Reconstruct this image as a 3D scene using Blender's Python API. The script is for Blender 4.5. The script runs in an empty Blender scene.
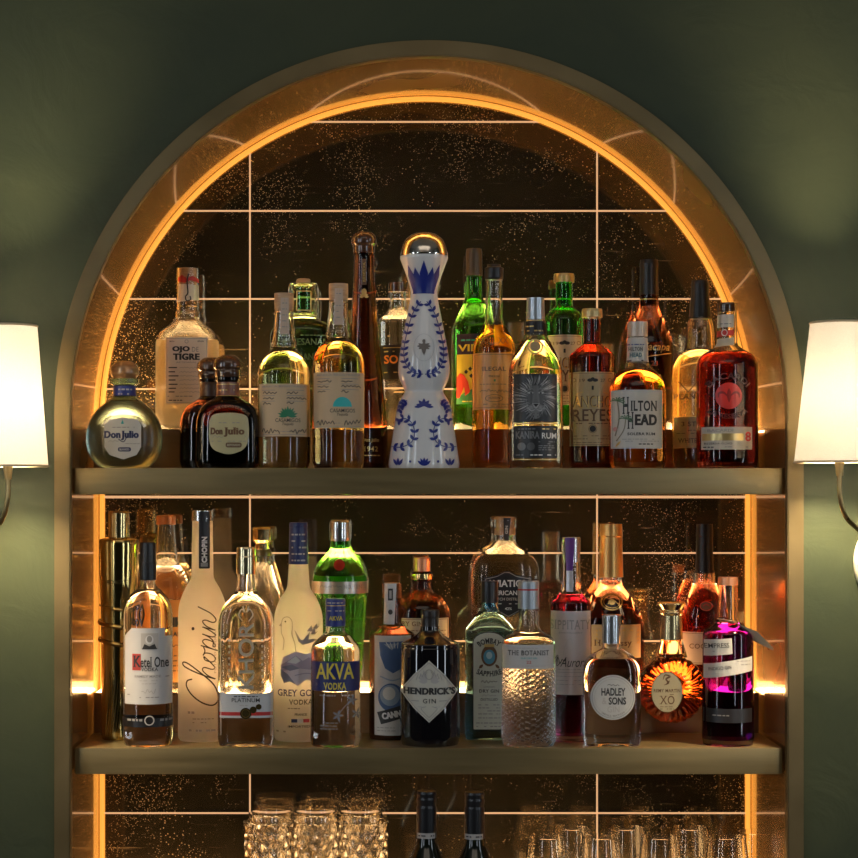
import bpy, bmesh, math, random
from mathutils import Vector, Matrix
random.seed(7)
S = bpy.context.scene
COL = S.collection
PI = math.pi

# ------------------------------------------------------------------ camera frame
D, F = 2.96, 1983.2            # camera to wall plane (m), focal length (px at 858)
CX, CZ = -0.064, 1.45          # camera position
HX, HY = 386.0, 490.0          # vanishing point of the view axis
ZC = CZ + 0.112                # centre of the arch
R_IN, R_OUT, DEPTH = 0.534, 0.558, 0.30
SHELF_Z = {'upper': CZ + 0.033, 'middle': CZ - 0.387, 'bottom': CZ - 0.772}
RISER_H, RISER_Y = 0.0626, 0.20

def sc(y): return F / (D + y)
def WX(px, y): return CX + (px - HX) / sc(y)
def WZ(py, y): return CZ + (HY - py) / sc(y)

# ------------------------------------------------------------------ materials
MATS = {}
def new_mat(key):
    m = bpy.data.materials.new(key); m.use_nodes = True
    nt = m.node_tree; b = nt.nodes['Principled BSDF']
    return m, nt, b
def paint(r, g, b_, rough=0.5, metal=0.0, key=None, coat=0.0):
    k = ('p', r, g, b_, rough, metal, coat)
    if k not in MATS:
        m, nt, b = new_mat(key or 'paint')
        b.inputs['Base Color'].default_value = (r, g, b_, 1)
        b.inputs['Roughness'].default_value = rough
        b.inputs['Metallic'].default_value = metal
        b.inputs['Coat Weight'].default_value = coat
        MATS[k] = m
    return MATS[k]
def glass(r, g, b_, rough=0.0, ior=1.45):
    k = ('g', r, g, b_, rough, ior)
    if k not in MATS:
        m, nt, b = new_mat('glass')
        b.inputs['Base Color'].default_value = (r, g, b_, 1)
        b.inputs['Roughness'].default_value = rough
        b.inputs['IOR'].default_value = ior
        b.inputs['Transmission Weight'].default_value = 1
        MATS[k] = m
    return MATS[k]
def frosted():
    if 'frost' not in MATS:
        m, nt, b = new_mat('frosted_glass')
        b.inputs['Base Color'].default_value = (0.93, 0.92, 0.9, 1)
        b.inputs['Roughness'].default_value = 0.55
        b.inputs['Transmission Weight'].default_value = 0.9
        tr = nt.nodes.new('ShaderNodeBsdfTranslucent'); tr.inputs[0].default_value = (0.92, 0.9, 0.87, 1)
        mx = nt.nodes.new('ShaderNodeMixShader'); mx.inputs[0].default_value = 0.66
        nt.links.new(b.outputs[0], mx.inputs[1]); nt.links.new(tr.outputs[0], mx.inputs[2])
        nt.links.new(mx.outputs[0], nt.nodes['Material Output'].inputs[0])
        MATS['frost'] = m
    return MATS['frost']
def emit(r, g, b_, st, key, base=(0.8, 0.75, 0.7)):
    if key not in MATS:
        m, nt, b = new_mat(key)
        b.inputs['Base Color'].default_value = base + (1,)
        b.inputs['Emission Color'].default_value = (r, g, b_, 1)
        b.inputs['Emission Strength'].default_value = st
        MATS[key] = m
    return MATS[key]
def node(nt, t, **kw):
    n = nt.nodes.new(t)
    for k, v in kw.items():
        if k in n.inputs: n.inputs[k].default_value = v
        else: setattr(n, k, v)
    return n
def ramp(nt, src, stops):
    r = nt.nodes.new('ShaderNodeValToRGB')
    els = r.color_ramp.elements
    els[0].position, els[0].color = stops[0]
    els[1].position, els[1].color = stops[-1]
    for p, c in stops[1:-1]:
        e = els.new(p); e.color = c
    nt.links.new(src, r.inputs[0])
    return r
def plaster(name, c0, c1):
    m, nt, b = new_mat(name)
    tc = node(nt, 'ShaderNodeTexCoord')
    n1 = node(nt, 'ShaderNodeTexNoise', Scale=2.6, Detail=6.0, Roughness=0.6, Distortion=0.8)
    nt.links.new(tc.outputs['Object'], n1.inputs['Vector'])
    r = ramp(nt, n1.outputs['Fac'], [(0.3, c0 + (1,)), (0.7, c1 + (1,))])
    nt.links.new(r.outputs[0], b.inputs['Base Color'])
    n2 = node(nt, 'ShaderNodeTexNoise', Scale=9.0, Detail=7.0, Roughness=0.55, Distortion=1.6)
    nt.links.new(tc.outputs['Object'], n2.inputs['Vector'])
    bp = node(nt, 'ShaderNodeBump', Strength=0.16, Distance=0.010)
    nt.links.new(n2.outputs['Fac'], bp.inputs['Height']); nt.links.new(bp.outputs[0], b.inputs['Normal'])
    b.inputs['Roughness'].default_value = 0.55
    b.inputs['Specular IOR Level'].default_value = 0.35
    return m
def brushed(name, c0, c1, rough, metal, scale=(3, 3, 60), detail=5.0):
    m, nt, b = new_mat(name)
    tc = node(nt, 'ShaderNodeTexCoord'); mp = node(nt, 'ShaderNodeMapping'); mp.inputs['Scale'].default_value = scale
    nt.links.new(tc.outputs['Object'], mp.inputs['Vector'])
    n1 = node(nt, 'ShaderNodeTexNoise', Scale=2.0, Detail=detail, Roughness=0.5)
    nt.links.new(mp.outputs[0], n1.inputs['Vector'])
    r = ramp(nt, n1.outputs['Fac'], [(0.3, c0 + (1,)), (0.7, c1 + (1,))])
    nt.links.new(r.outputs[0], b.inputs['Base Color'])
    rr = ramp(nt, n1.outputs['Fac'], [(0.2, (rough * .75,) * 3 + (1,)), (0.8, (rough * 1.3,) * 3 + (1,))])
    nt.links.new(rr.outputs[0], b.inputs['Roughness'])
    b.inputs['Metallic'].default_value = metal
    return m
def antique_mirror():
    m, nt, b = new_mat('antique_mirror')
    L = nt.links.new
    tc = node(nt, 'ShaderNodeTexCoord')
    cloud = node(nt, 'ShaderNodeTexNoise', Scale=5.0, Detail=6.0, Roughness=0.65)
    L(tc.outputs['Object'], cloud.inputs['Vector'])
    base = ramp(nt, cloud.outputs['Fac'], [(0.3, (0.22, 0.17, 0.105, 1)), (0.7, (0.38, 0.30, 0.19, 1))])
    # wear is denser towards the curved rim of the arch
    mp = node(nt, 'ShaderNodeMapping'); mp.inputs['Location'].default_value = (0, -DEPTH, -ZC)
    L(tc.outputs['Object'], mp.inputs['Vector'])
    up = node(nt, 'ShaderNodeVectorMath', operation='MAXIMUM'); up.inputs[1].default_value = (-9, -9, 0); L(mp.outputs[0], up.inputs[0])
    ln = node(nt, 'ShaderNodeVectorMath', operation='LENGTH'); L(up.outputs[0], ln.inputs[0])
    rim = node(nt, 'ShaderNodeMapRange'); L(ln.outputs['Value'], rim.inputs['Value'])
    for k, v in (('From Min', 0.28), ('From Max', 0.53), ('To Min', 0.0), ('To Max', 0.10)): rim.inputs[k].default_value = v
    masks = []
    for scale, th, ps in ((170.0, 0.13, 11.0), (330.0, 0.20, 7.0), (90.0, 0.06, 14.0)):
        vor = node(nt, 'ShaderNodeTexVoronoi', Scale=scale, Randomness=1.0); L(tc.outputs['Object'], vor.inputs['Vector'])
        sp = ramp(nt, vor.outputs['Distance'], [(th, (1, 1, 1, 1)), (th + 0.06, (0, 0, 0, 1))])
        patch = node(nt, 'ShaderNodeTexNoise', Scale=ps, Detail=5.0, Roughness=0.75); L(tc.outputs['Object'], patch.inputs['Vector'])
        ad = node(nt, 'ShaderNodeMath', operation='ADD'); L(patch.outputs['Fac'], ad.inputs[0]); L(rim.outputs[0], ad.inputs[1])
        pm = ramp(nt, ad.outputs[0], [(0.53, (0, 0, 0, 1)), (0.70, (1, 1, 1, 1))])
        mul = node(nt, 'ShaderNodeMath', operation='MULTIPLY'); L(sp.outputs[0], mul.inputs[0]); L(pm.outputs[0], mul.inputs[1]); masks.append(mul)
    sm = node(nt, 'ShaderNodeMapping'); sm.inputs['Scale'].default_value = (6, 1, 120); L(tc.outputs['Object'], sm.inputs['Vector'])
    sn = node(nt, 'ShaderNodeTexNoise', Scale=1.5, Detail=4.0); L(sm.outputs[0], sn.inputs['Vector'])
    sr = ramp(nt, sn.outputs['Fac'], [(0.66, (0, 0, 0, 1)), (0.80, (0.35, 0.35, 0.35, 1))])
    mx = masks[0]
    for q in masks[1:] + [sr]:
        a = node(nt, 'ShaderNodeMath', operation='MAXIMUM'); L(mx.outputs[0], a.inputs[0]); L(q.outputs[0], a.inputs[1]); mx = a
    mix = node(nt, 'ShaderNodeMix', data_type='RGBA')
    L(mx.outputs[0], mix.inputs[0]); L(base.outputs[0], mix.inputs[6]); mix.inputs[7].default_value = (0.80, 0.55, 0.24, 1)
    L(mix.outputs[2], b.inputs['Base Color'])
    inv = node(nt, 'ShaderNodeMath', operation='SUBTRACT'); inv.inputs[0].default_value = 0.92
    L(mx.outputs[0], inv.inputs[1]); L(inv.outputs[0], b.inputs['Metallic'])
    ro = node(nt, 'ShaderNodeMath', operation='MULTIPLY_ADD'); ro.inputs[1].default_value = 0.6; ro.inputs[2].default_value = 0.06
    L(mx.outputs[0], ro.inputs[0]); L(ro.outputs[0], b.inputs['Roughness'])
    return m
def wood(name, c0, c1, rough=0.45):
    m, nt, b = new_mat(name)
    tc = node(nt, 'ShaderNodeTexCoord'); mp = node(nt, 'ShaderNodeMapping'); mp.inputs['Scale'].default_value = (60, 60, 400)
    nt.links.new(tc.outputs['Object'], mp.inputs['Vector'])
    n1 = node(nt, 'ShaderNodeTexNoise', Scale=1.0, Detail=4.0)
    nt.links.new(mp.outputs[0], n1.inputs['Vector'])
    r = ramp(nt, n1.outputs['Fac'], [(0.3, c0 + (1,)), (0.7, c1 + (1,))])
    nt.links.new(r.outputs[0], b.inputs['Base Color']); b.inputs['Roughness'].default_value = rough
    if rough < 0.3: b.inputs['Coat Weight'].default_value = 0.8; b.inputs['Coat Roughness'].default_value = 0.05
    return m

M_WALL = plaster('green_plaster', (0.031, 0.044, 0.022), (0.053, 0.064, 0.029))
M_REVEAL = brushed('bronze_lining', (0.50, 0.275, 0.09), (0.60, 0.345, 0.13), 0.24, 0.6, (2.2, 2.2, 2.2), 2.0)
M_REVEAL.node_tree.nodes['Principled BSDF'].inputs['Coat IOR'].default_value = 1.9
M_REVEAL.node_tree.nodes['Principled BSDF'].inputs['Coat Weight'].default_value = 0.9
M_REVEAL.node_tree.nodes['Principled BSDF'].inputs['Coat Roughness'].default_value = 0.06
M_FRAME = brushed('bronze_frame', (0.18, 0.135, 0.062), (0.24, 0.18, 0.085), 0.38, 0.6, (4, 4, 4))
M_SHELF = brushed('bronze_shelf', (0.25, 0.185, 0.082), (0.33, 0.245, 0.11), 0.36, 0.6, (2, 30, 30))
M_RISER = brushed('dark_bronze', (0.26, 0.14, 0.055), (0.34, 0.19, 0.08), 0.38, 0.5, (3, 20, 20))
M_MIRROR = antique_mirror()
M_PANEL = emit(1.0, 0.62, 0.27, 23.0, 'lit_panel'); M_PANEL_DIM = emit(1.0, 0.60, 0.26, 5.0, 'dim_panel')
M_LED = emit(0.95, 0.37, 0.05, 1.15, 'amber_led', (0.25, 0.12, 0.03))
M_SEAM = emit(1.0, 0.54, 0.26, 0.72, 'backlit_joint', (0.12, 0.09, 0.06))
M_CORK = wood('cork_wood', (0.50, 0.30, 0.15), (0.66, 0.43, 0.24))
M_DARKWOOD = wood('dark_wood', (0.05, 0.022, 0.012), (0.11, 0.05, 0.025), 0.2)
M_REDWOOD = wood('brown_wood', (0.30, 0.15, 0.06), (0.42, 0.22, 0.09), 0.22)
WHITE = paint(0.80, 0.78, 0.74, 0.45); OFFWHITE = paint(0.70, 0.66, 0.58, 0.5)
PINKISH = paint(0.72, 0.62, 0.54, 0.5)
CREAM = paint(0.66, 0.56, 0.38, 0.5); TAN = paint(0.58, 0.44, 0.26, 0.5); OLIVE = paint(0.50, 0.44, 0.24, 0.45)
BLACK = paint(0.012, 0.011, 0.011, 0.35); INK = paint(0.03, 0.027, 0.025, 0.5); GREY = paint(0.3, 0.28, 0.26, 0.5)
LGREY = paint(0.48, 0.45, 0.42, 0.5)
GOLD = paint(0.80, 0.56, 0.22, 0.22, 1.0); GOLDINK = paint(0.72, 0.50, 0.18, 0.35, 0.6)
SILVER = paint(0.72, 0.71, 0.70, 0.22, 1.0); COPPER = paint(0.78, 0.34, 0.17, 0.3, 0.5)
BLUE = paint(0.02, 0.035, 0.22, 0.35); RED = paint(0.52, 0.03, 0.025, 0.45); NAVY = paint(0.012, 0.02, 0.08, 0.4)
TEAL = paint(0.05, 0.42, 0.40, 0.5); GREEN = paint(0.05, 0.26, 0.07, 0.5); YELLOW = paint(0.80, 0.62, 0.06, 0.45)
BROWNINK = paint(0.16, 0.08, 0.035, 0.5); ORANGE = paint(0.80, 0.22, 0.03, 0.5)
G_CLEAR = glass(0.98, 0.98, 0.96)
G_BROWN = glass(0.052, 0.013, 0.005) 

# ------------------------------------------------------------------ mesh helpers
def link_mesh(name, bm, mats, parent=None, smooth=True, angle=40):
    me = bpy.data.meshes.new(name); bm.to_mesh(me); bm.free()
    for m in (mats if isinstance(mats, (list, tuple)) else [mats]): me.materials.append(m)
    if smooth:
        me.shade_smooth()
        if angle: me.set_sharp_from_angle(angle=math.radians(angle))
    o = bpy.data.objects.new(name, me); COL.objects.link(o)
    if parent: o.parent = parent
    return o
def empty(name, loc, label, cat, group=None):
    o = bpy.data.objects.new(name, None); o.empty_display_size = 0.02; COL.objects.link(o)
    o.location = loc; o['label'] = label; o['category'] = cat
    if group: o['group'] = group
    return o
def struct(o): o['kind'] = 'structure'; return o
def add_box(bm, x0, x1, y0, y1, z0, z1, mi=0):
    v = [bm.verts.new((x, y, z)) for x in (x0, x1) for y in (y0, y1) for z in (z0, z1)]
    for f in ((0, 1, 3, 2), (4, 6, 7, 5), (0, 4, 5, 1), (2, 3, 7, 6), (0, 2, 6, 4), (1, 5, 7, 3)):
        fc = bm.faces.new([v[i] for i in f]); fc.material_index = mi
def bevel_box(x0, x1, y0, y1, z0, z1, r=0.002):
    bm = bmesh.new(); add_box(bm, x0, x1, y0, y1, z0, z1)
    bmesh.ops.bevel(bm, geom=bm.edges[:], offset=r, segments=2, affect='EDGES', profile=0.7)
    return bm
def catmull(pts, n=6):
    if len(pts) < 3: return [Vector(p) for p in pts]
    P = [Vector(p) for p in pts]; P = [P[0] * 2 - P[1]] + P + [P[-1] * 2 - P[-2]]
    out = []
    for i in range(1, len(P) - 2):
        for k in range(n):
            t = k / n; a, b, c, d = P[i - 1], P[i], P[i + 1], P[i + 2]
            out.append(0.5 * ((2 * b) + (c - a) * t + (2 * a - 5 * b + 4 * c - d) * t * t + (3 * b - a - 3 * c + d) * t ** 3))
    out.append(P[-2]); return out
def add_tube(bm, pts, r, seg=8, closed=False, mi=0):
    pts = [Vector(p) for p in pts]; n = len(pts); rings = []
    up = Vector((0, 1, 0.01)).normalized()
    for i, p in enumerate(pts):
        a = pts[(i - 1) % n] if (closed or i > 0) else p
        b = pts[(i + 1) % n] if (closed or i < n - 1) else p
        t = (b - a).normalized(); u = t.cross(up)
        if u.length < 1e-4: u = t.cross(Vector((1, 0, 0)))
        u.normalize(); w = u.cross(t)
        rr = r[i] if isinstance(r, (list, tuple)) else r
        rings.append([bm.verts.new(p + (u * math.cos(2 * PI * k / seg) + w * math.sin(2 * PI * k / seg)) * rr) for k in range(seg)])
    for i in range(n if closed else n - 1):
        A, B = rings[i], rings[(i + 1) % n]
        for k in range(seg):
            f = bm.faces.new((A[k], A[(k + 1) % seg], B[(k + 1) % seg], B[k])); f.material_index = mi
    if not closed:
        bm.faces.new(rings[0][::-1]); bm.faces.new(rings[-1])
def fillet(pts, segs=4):
    """pts: (r, z, f) -> rounded polyline of (r, z)"""
    out = []
    for i, p in enumerate(pts):
        f = p[2]
        if i == 0 or i == len(pts) - 1 or f <= 0:
            out.append((p[0], p[1])); continue
        b = Vector(p[:2]); a = Vector(pts[i - 1][:2]); c = Vector(pts[i + 1][:2])
        la, lc = (a - b).length, (c - b).length
        if la < 1e-7 or lc < 1e-7: out.append((p[0], p[1])); continue
        d0, d1 = min(f, la * 0.48), min(f, lc * 0.48)
        s, e = b + (a - b) / la * d0, b + (c - b) / lc * d1
        for k in range(segs + 1):
            t = k / segs; q = s * (1 - t) ** 2 + b * 2 * t * (1 - t) + e * t * t
            out.append((q.x, q.y))
    return out
def lathe(bm, prof, seg=56, shape=None, mod=None, mi=0):
    """prof (r,z) ordered so that outside lies to the right walking up"""
    rings = []
    for r, z in prof:
        if r < 1e-5:
            rings.append([bm.verts.new((0, 0, z))]); continue
        n, dr = shape(r, z) if shape else (2, 1)
        ring = []
        for k in range(seg):
            th = 2 * PI * (k + 0.5) / seg; c, s = math.cos(th), math.sin(th)
            e = 2.0 / n
            x = math.copysign(abs(c) ** e, c); y = math.copysign(abs(s) ** e, s)
            q = r * (mod(th, z, r) if mod else 1)
            ring.append(bm.verts.new((x * q, y * q * dr, z)))
        rings.append(ring)
    for A, B in zip(rings, rings[1:]):
        la, lb = len(A), len(B)
        for k in range(seg):
            k2 = (k + 1) % seg
            try:
                if la == 1 and lb == 1: break
                if la == 1: f = bm.faces.new((A[0], B[k2], B[k]))
                elif lb == 1: f = bm.faces.new((A[k], A[k2], B[0]))
                else: f = bm.faces.new((A[k], A[k2], B[k2], B[k]))
                f.material_index = mi; f.smooth = True
            except ValueError: pass

# ------------------------------------------------------------------ text as flat polygons
TXT = {}
def text2d(s, bold=0.0, shear=0.0, space=1.0, serif=True):
    k = (s, bold, shear, space, serif)
    if k not in TXT:
        cu = bpy.data.curves.new('lettering', 'FONT'); cu.body = s; cu.offset = bold
        cu.space_character = space * (1.08 if serif else 1); cu.resolution_u = 3; cu.fill_mode = 'FRONT'
        o = bpy.data.objects.new('lettering', cu); COL.objects.link(o)
        bpy.context.view_layer.update()
        me = bpy.data.meshes.new_from_object(o)
        vs = [(v.co.x, v.co.y) for v in me.vertices]; fs = [tuple(p.vertices) for p in me.polygons]
        bpy.data.objects.remove(o); bpy.data.curves.remove(cu); bpy.data.meshes.remove(me)
        out = []
        for f in fs:
            a = 0
            for i in range(len(f)):
                p, q = vs[f[i]], vs[f[(i + 1) % len(f)]]; a += p[0] * q[1] - q[0] * p[1]
            out.append(f if a >= 0 else f[::-1])
        if serif:                                           # slab feet on the stem ends
            n = {}
            for f in out:
                for i in range(len(f)):
                    e = tuple(sorted((f[i], f[(i + 1) % len(f)]))); n[e] = n.get(e, 0) + 1
            y0, y1 = min(v[1] for v in vs), max(v[1] for v in vs)
            for (i, j), c in n.items():
                if c != 1: continue
                p, q = vs[i], vs[j]; l = abs(p[0] - q[0])
                if abs(p[1] - q[1]) < 2e-3 and .03 < l < .2:
                    up = sum(1 for v in vs if abs(v[0] - p[0]) < .05 and p[1] < v[1] < p[1] + .3) ; dn = sum(1 for v in vs if abs(v[0] - p[0]) < .05 and p[1] - .3 < v[1] < p[1])
                    foot = abs(p[1] - 0) < .03; top = p[1] > .45
                    if not (foot or top): continue
                    x0, x1, t, e = min(p[0], q[0]), max(p[0], q[0]), .05, .055
                    ya, yb = (p[1], p[1] + t) if foot else (p[1] - t, p[1]); b0 = len(vs)
                    vs += [(x0 - e, ya), (x1 + e, ya), (x1 + e, yb), (x0 - e, yb)]; out.append((b0, b0 + 1, b0 + 2, b0 + 3))
        if shear: vs = [(x + y * shear, y) for x, y in vs]
        xs = [v[0] for v in vs]; ys = [v[1] for v in vs]
        x0, x1, y0, y1 = min(xs), max(xs), min(ys), max(ys)
        TXT[k] = ([((x - x0), (y - y0)) for x, y in vs], out, x1 - x0, y1 - y0)
    return TXT[k]

class Art:
    """flat print in photo pixels (x right, y down), wrapped on a bottle by Bottle.wrap"""
    def __init__(self): self.items = []
    def raw(self, vs, fs, mat, layer): self.items.append((vs, fs, mat, layer))
    def poly(self, pts, mat, layer=0):
        a = 0
        for i in range(len(pts)):
            p, q = pts[i], pts[(i + 1) % len(pts)]; a += p[0] * q[1] - q[0] * p[1]
        pts = list(pts) if a < 0 else list(pts)[::-1]       # y is down
        self.raw(pts, [tuple(range(len(pts)))], mat, layer)
    def rect(self, x0, y0, x1, y1, mat, layer=0, r=0):
        if r <= 0: return self.poly([(x0, y0), (x1, y0), (x1, y1), (x0, y1)], mat, layer)
        pts = []
        for cx, cy, a0 in ((x1 - r, y0 + r, -90), (x1 - r, y1 - r, 0), (x0 + r, y1 - r, 90), (x0 + r, y0 + r, 180)):
            for k in range(6):
                a = math.radians(a0 + 18 * k); pts.append((cx + r * math.cos(a), cy + r * math.sin(a)))
        self.poly(pts, mat, layer)
    def frame(self, x0, y0, x1, y1, w, mat, layer=1):
        for q in ((x0, y0, x1, y0 + w), (x0, y1 - w, x1, y1), (x0, y0, x0 + w, y1), (x1 - w, y0, x1, y1)): self.rect(*q, mat, layer)
    def ell(self, cx, cy, rx, ry, mat, layer=0, n=28, p=2.0):
        pts = []
        for k in range(n):
            a = 2 * PI * k / n; c, s = math.cos(a), math.sin(a)
            pts.append((cx + rx * math.copysign(abs(c) ** (2 / p), c), cy + ry * math.copysign(abs(s) ** (2 / p), s)))
        self.poly(pts, mat, layer)
    def ring(self, cx, cy, rx, ry, w, mat, layer=1, n=36):
        for k in range(n):
            a, b = 2 * PI * k / n, 2 * PI * (k + 1) / n
            self.poly([(cx + rx * math.cos(a), cy + ry * math.sin(a)), (cx + rx * math.cos(b), cy + ry * math.sin(b)),
                       (cx + (rx - w) * math.cos(b), cy + (ry - w) * math.sin(b)), (cx + (rx - w) * math.cos(a), cy + (ry - w) * math.sin(a))], mat, layer)
    def stroke(self, pts, w, mat, layer=1, n=5, taper=False):
        P = catmull([(p[0], p[1], 0) for p in pts], n) if len(pts) > 2 else [Vector((p[0], p[1], 0)) for p in pts]
        m = len(P); L, R = [], []
        for i, p in enumerate(P):
            t = (P[min(i + 1, m - 1)] - P[max(i - 1, 0)])
            if t.length < 1e-6: t = Vector((1, 0, 0))
            t.normalize(); nn = Vector((-t.y, t.x, 0)); ww = w / 2
            if taper: ww *= 0.3 + 0.7 * math.sin(PI * i / (m - 1))
            L.append(p + nn * ww); R.append(p - nn * ww)
        vs = [(v.x, v.y) for v in L + R]
        self.raw(vs, [(i + 1, i, m + i, m + i + 1)[::-1] for i in range(m - 1)], mat, layer)
    def leaf(self, x, y, ang, l, w, mat, layer=1):
        c, s = math.cos(ang), math.sin(ang)
        q = [(0, 0), (.25, .38), (.55, .5), (.8, .3), (1, 0), (.8, -.3), (.55, -.5), (.25, -.38)]
        self.poly([(x + c * a * l - s * b * w, y + s * a * l + c * b * w) for a, b in q], mat, layer)
    def text(self, s, cx, cy, w, h, mat, layer=1, bold=0.012, shear=0.0, rot=0.0, arc=None, space=1.0, serif=True):
        vs, fs, tw, th = text2d(s, min(bold * .65, .028) + .006, shear, space, serif)
        kx = (w / tw) if w else h / th; ky = h / th if h else kx
        out = []; cr, sr = math.cos(math.radians(rot)), math.sin(math.radians(rot))
        for x, y in vs:
            X, Y = x * kx - tw * kx / 2, y * ky - th * ky / 2       # y up
            if arc:                                                 # arc radius >0: arched, <0: hanging
                if arc > 0: a = X / arc; X, Y = (arc + Y) * math.sin(a), (arc + Y) * math.cos(a) - arc
                else: a = X / -arc; rr = -arc - Y; X, Y = rr * math.sin(a), -rr * math.cos(a) - arc
            out.append((cx + X * cr - Y * sr, cy - (X * sr + Y * cr)))
        self.raw(out, fs, mat, layer)
        if bold >= .04:                                         # heavy faces: widen the strokes
            for d in (-.32, .32): self.raw([(x + d, y) for x, y in out], fs, mat, layer + .2)
    def greek(self, x0, x1, y, h, mat, layer=1, gap=1.0, dense=0.8):
        x = x0
        while x < x1 - 0.6:
            l = random.uniform(1.5, 4.5)
            if random.random() < dense: self.rect(x, y, min(x + l, x1), y + h, mat, layer)
            x += l + gap
    def script(self, x0, x1, y, h, mat, layer=1, w=0.45):
        n = max(4, int((x1 - x0) / 1.6)); pts = []
        for i in range(n): pts.append((x0 + (x1 - x0) * i / (n - 1), y + h * (random.uniform(-.5, .0) if i % 2 else random.uniform(0, .5))))
        self.stroke(pts, w, mat, layer, 3)

GROUPS = {'upper': 'bottles on the upper shelf', 'middle': 'bottles on the middle shelf', 'bottom': 'bottles on the bottom shelf'}

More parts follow.
